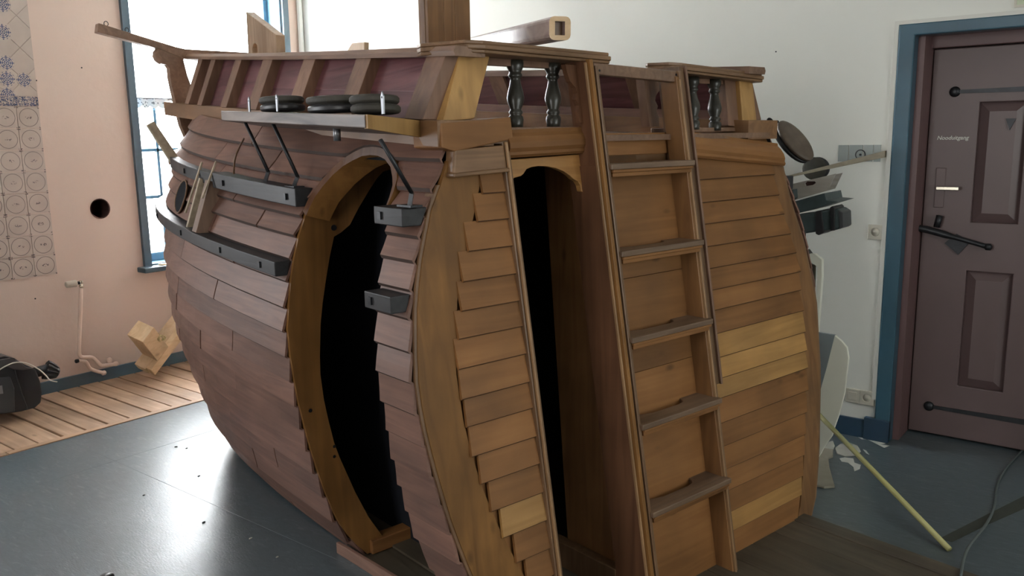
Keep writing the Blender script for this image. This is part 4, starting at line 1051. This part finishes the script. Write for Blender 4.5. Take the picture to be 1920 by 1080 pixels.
# ============================================================ THINGS ON AND ROUND THE SHIP
def slab_disc(bm, c, rx, ry, h, axes, seg=26, groove=True):
    X_, Y_, Z_ = axes
    prof = [(.0,-h/2),(.80,-h/2),(.93,-h*.42),(1.0,-h*.2),(1.0,h*.2),(.93,h*.42),(.80,h/2),(.0,h/2)]
    rings = []
    for r, z in prof[1:-1]:
        rings.append([bm.verts.new(c+X_*rx*r*math.cos(2*PI*q/seg)+Y_*ry*r*math.sin(2*PI*q/seg)+Z_*z) for q in range(seg)])
    for i in range(len(rings)-1):
        for q in range(seg): bm.faces.new([rings[i][q],rings[i][(q+1)%seg],rings[i+1][(q+1)%seg],rings[i+1][q]])
    bm.faces.new(rings[0][::-1]); bm.faces.new(rings[-1])
def blockset(name, label, c, rx, ry, h, axes, mats=('block','block'), group=None, strap=False):
    """two-cheek ship's block: cheeks, sheave between, strap"""
    c = Vector(c); X_, Y_, Z_ = axes
    t = thing(name, label, 'pulley block', c - Z_*h*1.05 if abs(Z_.z) > .7 else c, 0, group); o = t.location.copy()
    for k, s_ in enumerate((-1, 1)):
        bm = bmesh.new(); slab_disc(bm, c-o+Z_*s_*h*.52+X_*.004*s_, rx, ry, h, axes); obj('cheek', bm, mats[k], t, True, bevel=.001)
    bm = bmesh.new(); slab_disc(bm, c-o, rx*.80, ry*.80, h*.3, axes); obj('sheave', bm, 'block', t)
    if strap:
        bm = bmesh.new(); pts = [c-o+X_*(rx*1.03)*math.cos(a)+Y_*(ry*1.03)*math.sin(a) for a in [k*PI/8 for k in range(-3,12)]]
        tube(bm, pts, .005, 6); obj('strap_band', bm, 'iron', t, True)
    return t
SX = (S2R@Vector((1,0,0))).normalized(); SY = (S2R@Vector((0,1,0))).normalized(); ZV = Vector((0,0,1))
def shelf_top(y):
    t = (y-2.0)/1.22; return 1.664+.050*t-.006
def ax_(tx, ty, rot=0):
    Z_ = Vector((tx,ty,1)).normalized(); X_ = (SY*math.cos(rot)+SX*math.sin(rot)); X_ = (X_-Z_*X_.dot(Z_)).normalized(); return (X_, Z_.cross(X_), Z_)
for (y, x, rx, ry, ms, lab, tx) in (
    (2.79,1.34,.118,.066,('rub','block'),'dark pulley block lying on the grey shelf, the one farthest from the rail corner', .02),
    (2.385,1.315,.125,.068,('rub','block'),'dark pulley block lying on the grey shelf, middle of the three', -.01),
    (2.115,1.298,.090,.064,('block','block'),'olive-black pulley block at the near end of the grey shelf beside the corner post', .05)):
    h = .025; blockset('pulley_block', lab, s2w((x, y, shelf_top(y)+h*1.05+.006)), rx, ry, h, ax_(tx, 0, .05), ms, 'pulley blocks lying on the port shelf')
# starboard hanging block and its shackle
c = (at(1502,262,'x',4.05)+at(1475,268,'x',4.05))*.5
c = at(1487,266,'x',3.95)
X_ = (at(1515,303,'x',3.95)-at(1458,232,'x',3.95)).normalized(); VD = (Vector((c.x,c.y,c.z-CH))).normalized()
nrm = (VD*-.62+(X_.cross(VD)).normalized()*.75).normalized(); nrm = (nrm-X_*nrm.dot(X_)).normalized()
hb = blockset('pulley_block', 'brown and black pulley block hanging tilted off the far side of the ship', c, .118, .064, .026, (X_, nrm.cross(X_), nrm if True else nrm), ('rub','blockb'), None, False)
hb.location = hb.location
bm = bmesh.new(); e = c-X_*.098
p1 = at(1438,240,'x',3.93); p2 = at(1440,224,'x',3.93); p3 = at(1449,240,'x',3.93)
o0 = p1.copy()
sh = thing('shackle', 'black iron shackle and link holding the hanging pulley block', 'shackle', tuple(o0))
tube(bm, [q-o0 for q in smooth_path([p1-Vector((0,0,.012)), p1, p2, at(1447,226,'x',3.93), p3, p3-Vector((0,0,.012))], 4)], .006, 8); obj('shackle_bow', bm, 'iron', sh, True)
bm = bmesh.new(); lk = [at(1446,230,'x',3.94), at(1458,227,'x',3.94), at(1458,233,'x',3.94), at(1448,233,'x',3.94), at(1446,230,'x',3.94)]
tube(bm, [q-o0 for q in smooth_path(lk,4)], .0045, 6); obj('link', bm, 'iron', sh, True)
bm = bmesh.new(); tube(bm, [at(1450,232,'x',3.94)-o0, e-o0+X_*.02], .0045, 6); tube(bm, [at(1454,230,'x',3.94)-o0, e-o0+X_*.02+Vector((0,.012,0))], .0045, 6); obj('link', bm, 'iron', sh, True)
c = at(1530,316,'x',4.40)
blockset('pulley_block', 'black round block showing above the leaning lath on the right', c, .062, .058, .022, ((Vector((0,1,0)), Vector((0,0,1)), Vector((-1,0,0)))), ('rub','block'), None, False)
# hollow spar on the deck
def spar():
    A_ = s2w(tuple(at(1045,60,'y',2.36,SM))); tip = at(1050,53,'y',2.38,SM); far = at(905,84,'y',3.35,SM); 
    a = s2w((tip.x, tip.y, tip.z)); b = s2w((far.x, far.y, far.z)); d = (b-a).normalized(); b = a+d*1.5
    up = (ZV-d*ZV.dot(d)).normalized(); sd = d.cross(up).normalized(); r = .043; ch = .020
    oc = []
    for cx_, cy_ in ((1,1),(-1,1),(-1,-1),(1,-1)):
        for k in range(4):
            t = math.atan2(cy_, cx_)-PI/4+k*PI/6
            oc.append((cx_*(r-ch)+ch*math.cos(t), cy_*(r*1.0-ch)+ch*math.sin(t)))
    hl = [(.020,.025),(-.020,.025),(-.020,-.025),(.020,-.025)]
    t = thing('hollow_spar', 'grey-brown hollow wooden spar with a square hole resting on the stern rail', 'spar', a)
    bm = bmesh.new(); prism(bm, [oc, hl], lambda u,v,w_: sd*u+up*v+d*w_, 0, 1.5)
    m_ = wood('silvered_spar_wood', (.36,.27,.24), (.24,.17,.15), 'y', .35, .1, .5); o = obj('shaft', bm, [m_, 'pine'], t)
    for p in o.data.polygons:
        if abs(p.normal.dot(d)) > .9: p.material_index = 1
    obj('bore_lining', PR([hl], lambda u,v,w_: sd*u*.99+up*v*.99+d*w_, .03, .04), 'trim', t)
spar()
# ---- things stacked beyond the ship on the right
def slab(name, label, cat, pix, x, depth, mat, group=None, parts=None, ddir=Vector((.35,.94,0)), bevel=.002):
    """solid piece whose near face has the given outline on the plane x=const; it runs back by depth"""
    pts = [at(a_, b_, 'x', x) for a_, b_ in pix]; c_ = sum(pts, Vector())/len(pts); c_.z = min(p.z for p in pts)
    bm = bmesh.new(); loc = [(p.y-c_.y, p.z-c_.z) for p in pts]
    prism(bm, [loc], lambda u,v,d: Vector((0,u,v))+ddir*d, 0, depth)
    o = obj(name, bm, mat, None, bevel=bevel); o.location = c_; tag(o, label, cat, group); return o
X1 = Vector((1,0,0))
a = at(1465,334,'x',4.22); b = at(1659,288,'x',4.47)
bm = bmesh.new(); d = b-a; n_ = Vector((0,0,1)); w_ = Vector((.03,.0,0))
hexa(bm, [Vector((0,0,-.004)), d+Vector((0,0,-.018)), d+w_+Vector((0,0,-.018)), w_+Vector((0,0,-.004)), Vector((0,0,.004)), d+Vector((0,0,.014)), d+w_+Vector((0,0,.014)), w_+Vector((0,0,.004))])
o = obj('leaning_lath', bm, wood('grey_lath', (.36,.31,.22), (.26,.21,.14), 'y', .5, .2, .6), None, bevel=.001); o.location = a
tag(o, 'long narrow wooden lath leaning to the blue door frame above the stacked boards', 'lath')
cr = thing('wooden_crate', 'pale grey wooden crate end with a hand hole beyond the ship', 'crate', tuple(at(1510,395,'x',4.15)))
o0 = Vector(cr.location)
pix = [(1462,340),(1567,324),(1543,362),(1475,378)]
crl = [(at(a_, b_,'x',4.15)-o0) for a_, b_ in ((1455,352),(1566,326),(1552,356),(1470,379))]
hl = [(at(a_, b_,'x',4.15)-o0) for a_, b_ in ((1508,344),(1512,340),(1528,340),(1530,343),(1524,347),(1510,349))]
M['greyw'] = wood('weathered_grey_wood', (.40,.37,.33), (.28,.25,.21), 'y', .6, .3, .6)
obj('end_board', PR([[(p.y,p.z) for p in crl], [(p.y,p.z) for p in hl]], fR, 0, .016), 'greyw', cr)
obj('hand_hole_back', PR([[(p.y,p.z) for p in hl]], fR, .017, .02), 'hole', cr)
obj('crate_bottom', PR([[(p.y,p.z) for p in crl]], fR, .10, .112), 'greyw', cr)
slab('folded_board', 'dark grey-green folded board wedged under the pale crate', 'board', [(1478,381),(1510,372),(1546,362),(1549,376),(1572,378),(1520,394),(1486,402)], 4.14, .25, 'case', ddir=X1)
# green case with straps
cs = thing('dark_case', 'dark green hard case with straps sticking out beyond the ship', 'case', tuple(at(1530,440,'x',4.12))); o0 = Vector(cs.location)
def loc_(pix, x=4.12): return [((at(a_, b_,'x',x)-o0).y, (at(a_, b_,'x',x)-o0).z) for a_, b_ in pix]
obj('case_body', PR([loc_([(1485,404),(1530,398),(1570,391),(1577,396),(1579,424),(1572,430),(1535,434),(1496,440)])], fR, 0, .13), 'case', cs, bevel=.008)
for pz in ([(1530,396),(1541,394),(1546,436),(1536,441),(1530,438)], [(1557,389),(1562,386),(1566,390),(1566,432),(1558,433)]):
    obj('case_strap', PR([loc_(pz)], fR, -.008, .135), 'rub', cs, bevel=.003)
obj('case_corner', PR([loc_([(1572,393),(1580,398),(1581,426),(1574,430)])], fR, -.003, .13), 'rub2', cs, bevel=.004)
slab('black_box', 'small black box behind the ship above the pale frame', 'box', [(1495,474),(1508,470),(1514,478),(1513,500),(1498,505)], 4.15, .08, 'rub', ddir=X1)
slab('dark_cushion', 'small dark slate pad between the ship and the green case', 'pad', [(1478,356),(1488,355),(1489,372),(1480,378)], 4.10, .06, 'case', ddir=X1)
# pale frame (folded chair frame) leaning
def pixtube(name, label, cat, pix, x, r, mat, rect_w=None):
    pts = [at(a_, b_, 'x', x) for a_, b_ in pix]; o0 = pts[-1].copy(); bm = bmesh.new(); tube(bm, [p-o0 for p in smooth_path(pts, 4)], r, 8)
    o = obj(name, bm, mat, None, True); o.location = o0; return tag(o, label, cat)
fr_ = [(1514,476),(1528,476),(1541,487),(1541,520),(1535,600),(1530,660),(1528,700),(1520,700),(1524,640),(1530,560),(1532,500),(1524,494),(1512,492)]
slab('pale_frame', 'upright cream painted frame post behind the ship', 'frame', fr_, 4.18, .03, 'wboard', ddir=X1)
slab('beige_panel', 'beige panel standing inside the cream frame behind the ship', 'panel', [(1500,494),(1529,496),(1526,590),(1510,600)], 4.22, .012, 'felt', ddir=X1)
# white curved panel and grey board behind it
slab('grey_board', 'blue-grey board standing behind the white curved board', 'board', [(1528,622),(1566,628),(1552,690),(1532,760),(1520,760)], 4.16, .012, 'grey', ddir=X1)
wp = [(1565,629),(1578,640),(1588,652),(1591,672),(1587,705),(1584,735),(1573,778),(1563,806),(1560,818),(1548,835),(1532,858),(1526,880),(1524,700),(1533,745),(1548,690)]
wp = [(1565,629),(1578,640),(1588,652),(1591,672),(1587,705),(1584,735),(1573,778),(1563,806),(1560,818),(1548,835),(1532,862),(1518,890),(1518,780),(1533,750),(1549,692)]
slab('curved_board', 'white board with a curved edge leaning behind the ship near the door', 'panel', wp, 4.02, .018, 'wboard', ddir=X1)
# felt piece on the floor
def floorpoly(name, label, cat, pix, h, mat, bevel=.002):
    pts = [at(a_, b_, 'z', 0) for a_, b_ in pix]; c_ = sum(pts, Vector())/len(pts)
    o = obj(name, PR([[(p.x-c_.x, p.y-c_.y) for p in pts]], lambda u,v,d:(u,v,d), .0008, h), mat, None, bevel=bevel); o.location = (c_.x, c_.y, 0); return tag(o, label, cat)
floorpoly('felt_offcut', 'grey-beige felt offcut on the floor beside the ship', 'felt', [(1525,842),(1562,846),(1562,858),(1553,862),(1555,880),(1562,905),(1565,915),(1545,917),(1524,911)], .012, 'felt')
floorpoly('plaster_disc', 'pale round plaster disc on the floor under the stick', 'disc', [(1566,842),(1576,834),(1594,832),(1608,838),(1614,848),(1606,855),(1584,857),(1569,852)], .007, 'putty')
floorpoly('plaster_chip', 'small broken pale plate beside the plaster disc', 'chip', [(1548,832),(1562,829),(1565,838),(1562,845),(1546,844)], .008, 'putty')
def splash(name, label, pix, seed):
    floorpoly(name, label, 'paint spill', pix, .0016, 'white', bevel=0)
splash('paint_spill', 'white paint spill along the skirting near the door frame', [(1592,815),(1604,812),(1618,818),(1632,818),(1655,825),(1660,832),(1650,834),(1668,836),(1658,840),(1642,832),(1626,824),(1616,824),(1606,818)], 1)
splash('paint_spill', 'white paint spill between the plaster disc and the stick', [(1574,860),(1584,858),(1600,860),(1602,868),(1614,872),(1612,880),(1602,884),(1600,876),(1590,868),(1578,866)], 2)
splash('paint_spill', 'tiny white paint spill right of the plaster disc', [(1618,843),(1624,845),(1630,853),(1624,850)], 3)
# stick
a = at(1780,1030,'z',.011); b = at(1530,772,'x',4.0)
b = a+(b-a)*1.02
bm = bmesh.new(); tube(bm, [Vector(), b-a], .0115, 10); o = obj('broom_stick', bm, 'tan', None, True); o.location = a; tag(o, 'long yellowish broom stick leaning from the floor toward the ship', 'stick')
# tape strip and cable on the right
pts = [at(*q, 'z', 0) for q in ((1768,1008),(1925,930),(1925,952),(1790,1014))]
floorpoly('tape_strip', 'dark tape strip stuck on the floor beside the stick end', 'tape', [(1762,1010),(1845,968),(1925,928),(1925,952),(1850,985),(1785,1017)], .0015, 'tape', 0)
cp = [(1800,1095),(1806,1062),(1818,1035),(1850,985),(1864,950),(1870,910),(1885,880),(1902,860),(1930,830)]
pts = [at(a_, b_, 'z', .006) for a_, b_ in cp]; pts = [Vector((p.x,p.y,.037 if i < 3 else (.016 if i == 3 else .006))) for i, p in enumerate(pts)]; o0 = pts[0].copy()
bm = bmesh.new(); tube(bm, [p-o0 for p in smooth_path(pts,5)], .0055, 6); o = obj('power_cable', bm, 'gcable', None, True); o.location = o0; tag(o, 'grey cable winding across the floor at the right edge', 'cable')
# small pale specks of debris on the floor
for px, py, r in ((1740,1065,.008),(330,838,.007),(350,841,.005),(373,893,.006),(382,980,.006),(270,929,.005),(520,1045,.005),(470,1010,.006)):
    p = at(px, py, 'z', 0); bm = bmesh.new(); lathe(bm, [(r,.001),(r*.8,.004),(r*.3,.005)], lambda a_,b_,h_:(a_*1.4,b_*.7,h_), 7)
    o = obj('floor_crumb', bm, 'putty' if px > 1000 or px > 460 else 'rub'); o.location = p
    lab = {1740:'pale crumb on the dark platform board edge at lower right',330:'dark crumb in the bright glare on the floor, upper left one',350:'dark crumb in the floor glare just right of its twin',373:'dark crumb lower in the floor glare',382:'dark crumb on the floor close to the ship shadow',270:'dark crumb on the dull floor left of the glare',520:'pale crumb in the shadow under the bow at the bottom',470:'pale crumb at the edge of the ship shadow on the floor'}[px]
    tag(o, lab, 'crumb')

# ============================================================ LEFT SIDE
# radiator connection
p = at(152, 545, 'y', WY-.06)
rp = thing('radiator_pipe', 'disconnected pinkish radiator pipe with thermostat knob on the back wall', 'pipe', (p.x, WY-.06, .03)); o0 = Vector(rp.location)
yv = WY-.06
def ap(px, py, y=yv): return at(px, py, 'y', y)-o0
pts = [ap(152,541), ap(150,600), ap(148,655), ap(151,668,yv), ap(158,670,yv), ap(172,670,yv+.01), ap(182,678,yv), ap(190,685,yv), ap(203,684,yv), ap(215,683,yv)]
bm = bmesh.new(); tube(bm, smooth_path(pts,5), .0125, 10); obj('riser', bm, 'pipe', rp, True)
pts = [ap(146,677), ap(156,677), ap(162,680), ap(168,690), ap(178,695), ap(194,699)]
bm = bmesh.new(); tube(bm, smooth_path(pts,5), .0125, 10); obj('return_pipe', bm, 'pipe', rp, True)
for q in (ap(218,682), ap(195,699)): 
    bm = bmesh.new(); lathe(bm, [(.012,-.016),(.016,-.012),(.016,.006),(.011,.012)], lambda a_,b_,h_:(q.x+h_,q.y+a_,q.z+b_), 10); obj('pipe_nut', bm, 'pipe', rp, True)
q = ap(145,677); bm = bmesh.new(); lathe(bm, [(.010,-.014),(.013,-.010),(.013,.008)], lambda a_,b_,h_:(q.x+h_,q.y+a_,q.z+b_), 10); obj('open_end', bm, 'iron', rp, True)
q = ap(152,531); bm = bmesh.new(); lathe(bm, [(.011,-.03),(.013,-.028),(.013,-.012),(.010,-.010),(.013,0),(.013,.016),(.010,.018)], lambda a_,b_,h_:(q.x+a_,q.y+b_,q.z+h_), 12); vb_ = obj('valve_body', bm, 'chrome', rp, True)
bm = bmesh.new(); lathe(bm, [(.010,-.03),(.011,0)], lambda a_,b_,h_:(q.x+h_,q.y+a_,q.z+b_+.004), 12); obj('valve_neck', bm, 'iron', rp, True)
bm = bmesh.new(); 
prof = [(.016,-.098),(.021,-.094),(.0225,-.06),(.024,-.034),(.020,-.030)]
rings = []
for r, h_ in prof: rings.append([bm.verts.new((q.x+h_, q.y+r*(1-.05*(k%2))*math.cos(2*PI*k/32), q.z+.004+r*(1-.05*(k%2))*math.sin(2*PI*k/32))) for k in range(32)])
for i in range(len(rings)-1):
    for k in range(32): bm.faces.new([rings[i][k],rings[i][(k+1)%32],rings[i+1][(k+1)%32],rings[i+1][k]])
bm.faces.new(rings[0][::-1]); bm.faces.new(rings[-1]); obj('thermostat_knob', bm, 'knob', rp)
bm = bmesh.new(); q = ap(205,676,WY-.01); lathe(bm, [(.022,0),(.018,-.008),(.010,-.010)], lambda a_,b_,h_:(q.x+a_,q.y+h_,q.z+b_), 14); obj('wall_rosette', bm, 'pipe', rp, True)
# timber pieces leaning by the wall: a block fixed to a long post
def V(px, py, y): return at(px, py, 'y', y)
tb = thing('timber_post', 'bare pine post leaning at the wall with a thick block fixed to it', 'timber', (2.95, 5.50, .004)); o0 = Vector(tb.location)
f0 = V(283,694,5.38)-o0; f1 = V(345,612,5.42)-o0; d = (f1-f0).normalized()
sd = Vector((0,1,0)); nn = d.cross(sd).normalized()
if nn.z < 0: nn = -nn
a2 = (nn*.35+sd*.94).normalized(); a1 = d.cross(a2).normalized()
if a1.z > 0: a1 = -a1
def bar(a, l0, l1, s0, s1, n0, n1):
    bm = bmesh.new(); hexa(bm, [a+d*l_+a1*s_+a2*n_ for l_ in (l0,l1) for s_, n_ in ((s0,n0),(s1,n0),(s1,n1),(s0,n1))]); return bm
obj('post', bar(f0, 0, .95, 0, .067, 0, .045), 'pine', tb, bevel=.003)
obj('post_side', bar(f0, -.01, .93, 0.004, .06, .046, .15), 'pinez', tb, bevel=.003)
obj('block', bar(f0, .075, .20, -.235, -.001, .0, .145), 'pine', tb, bevel=.003)
bm = bmesh.new(); rnd = random.Random(3); cc = V(302,634,5.36)-o0
for k in range(14):
    a0 = rnd.uniform(0,2*PI); pts = [cc+Vector((.025*math.cos(a0+t)+rnd.uniform(-.006,.006), .015*math.sin(a0*2+t), .018*math.sin(a0+t)+rnd.uniform(-.006,.006))) for t in (0,.9,1.8,2.7)]
    tube(bm, smooth_path(pts,3), .0035, 5)
o = obj('tow_bundle', bm, 'wool', tb, True); o['kind'] = 'stuff'
# black machine at left edge
mc = thing('vacuum_cleaner', 'black rounded machine with ribbed cone cap lying on the boards at the left edge', 'machine', (1.98, 5.36, .006)); o0 = Vector(mc.location)
def fpt(px, py, y): return at(px, py, 'y', y)-o0
yb0 = 5.23
body = [(-60,690),(-20,674),(10,668),(28,672),(44,682),(58,688),(68,694),(76,715),(79,738),(77,755),(66,765),(40,772),(0,777),(-60,785)]
bl = [(fpt(a_, b_, yb0).x, max(.0, fpt(a_, b_, yb0).z)) for a_, b_ in body]
obj('body_shell', PR([bl], lambda u,v,dd:(u,yb0-o0.y+dd,v), 0, .27), 'rub', mc, bevel=.025)
pl = [(-40,712),(18,706),(26,728),(27,772),(-40,778)]
obj('side_panel', PR([[(fpt(a_, b_, yb0).x, fpt(a_, b_, yb0).z) for a_, b_ in pl]], lambda u,v,dd:(u,yb0-o0.y+dd,v), -.012, .01), 'rub2', mc, bevel=.005)
pts = [fpt(28,694,yb0-.008), fpt(38,728,yb0-.008), fpt(52,768,yb0-.008)]
bm = bmesh.new(); tube(bm, smooth_path(pts,4), .0025, 6); obj('body_seam', bm, 'rub2', mc, True)
# handle hump on top
obj('top_cover', PR([[(fpt(a_, b_, yb0).x, fpt(a_, b_, yb0).z) for a_, b_ in [(-30,688),(0,674),(18,671),(32,676),(48,688),(60,690),(40,694),(22,692),(8,686),(-30,700)]]], lambda u,v,dd:(u,yb0-o0.y+dd,v), -.014, .20), paint('charcoal_shell', (.06,.055,.055), .38), mc, bevel=.006)
obj('label_patch', PR([[(fpt(a_, b_, yb0).x, fpt(a_, b_, yb0).z) for a_, b_ in [(-20,726),(2,722),(4,737),(-20,740)]]], lambda u,v,dd:(u,yb0-o0.y+dd,v), -.016, -.011), 'steel', mc)
# neck and ribbed cone
n0 = fpt(70,700,5.36); n1 = fpt(90,692,5.36); n2 = fpt(106,702,5.34); dd_ = (fpt(110,700,5.36)-n0).normalized()
bm = bmesh.new(); tube(bm, [n0-dd_*.03, n1], .032, 14); obj('neck', bm, 'rub', mc, True)
u_ = Vector((0,0,1)); u_ = (u_-dd_*u_.dot(dd_)).normalized(); v_ = dd_.cross(u_)
bm = bmesh.new(); rings = []
c0 = fpt(84,693,5.36); dcone = Vector((.86,-.2,-.42)).normalized(); u_ = Vector((0,0,1)); u_ = (u_-dcone*u_.dot(dcone)).normalized(); v_ = dcone.cross(u_)
for r, h_ in ((.052,0),(.060,.004),(.058,.02),(.045,.055),(.034,.075),(.02,.082)):
    rings.append([bm.verts.new(c0+dcone*h_+(u_*math.cos(2*PI*k/44)+v_*math.sin(2*PI*k/44))*r*(1-.16*(k%4 in (0,1))*(1 if h_ < .07 else 0))) for k in range(44)])
for i in range(len(rings)-1):
    for k in range(44): bm.faces.new([rings[i][k],rings[i][(k+1)%44],rings[i+1][(k+1)%44],rings[i+1][k]])
bm.faces.new(rings[0][::-1]); bm.faces.new(rings[-1]); obj('ribbed_cap', bm, 'rub', mc)
cp = [(-40,725),(-10,700),(8,688),(28,680),(50,681),(72,692),(86,704),(94,713),(107,716)]
pts = [at(a_, b_, 'y', 5.19 if a_ < 70 else 5.22) for a_, b_ in cp]; o1 = pts[0].copy(); bm = bmesh.new(); tube(bm, [p-o1 for p in smooth_path(pts,5)], .0038, 6)
o = obj('white_cable', bm, 'cable', None, True); o.location = o1; tag(o, 'thin off-white cable draped over the black machine', 'cable')
# reddish scrap on the boards behind the bow
p = at(384, 688, 'z', .006); bm = bmesh.new(); tube(bm, smooth_path([Vector((-.06,0,.006)),Vector((-.02,.02,.012)),Vector((.03,.0,.006)),Vector((.07,.02,.01))],4), .008, 6)
o = obj('bark_scrap', bm, paint('rusty_scrap', (.22,.06,.03), .7)); o.location = (p.x,p.y,.004); tag(o, 'small rusty red scrap on the floor boards behind the bow', 'scrap')
# tools at the lower edge
q = at(68, 1092, 'z', .04)
tl = thing('tool_grip', 'black rounded tool grip at the lower left edge of the floor', 'tool', (q.x, q.y, .0))
bm = bmesh.new(); lathe(bm, [(.028,0),(.036,.006),(.038,.03),(.034,.044),(.02,.052)], lambda a_,b_,h_:(a_*1.1,b_*.7,h_), 20); obj('grip', bm, 'rub', tl, True)
bm = bmesh.new(); lathe(bm, [(.022,.045),(.022,.056),(.012,.058)], lambda a_,b_,h_:(a_*1.1,b_*.7,h_), 16); obj('cap_ring', bm, 'rub2', tl, True)
q = at(170, 1090, 'z', .03)
tl = thing('clamp', 'small clamp with bright metal jaw and black handle at the bottom edge', 'tool', (q.x, q.y, 0))
bm = bmesh.new(); hexa(bm, [(-.035,-.012,.0),(.02,-.02,.0),(.028,.0,.0),(-.027,.012,.0),(-.035,-.012,.042),(.02,-.02,.036),(.028,0,.036),(-.027,.012,.042)]); obj('metal_jaw', bm, 'steel', tl, bevel=.003)
bm = bmesh.new(); lathe(bm, [(.016,0),(.022,.006),(.022,.03),(.014,.038)], lambda a_,b_,h_:(a_*1.4+.05,b_-.01,h_), 16); obj('handle', bm, 'rub', tl, True)
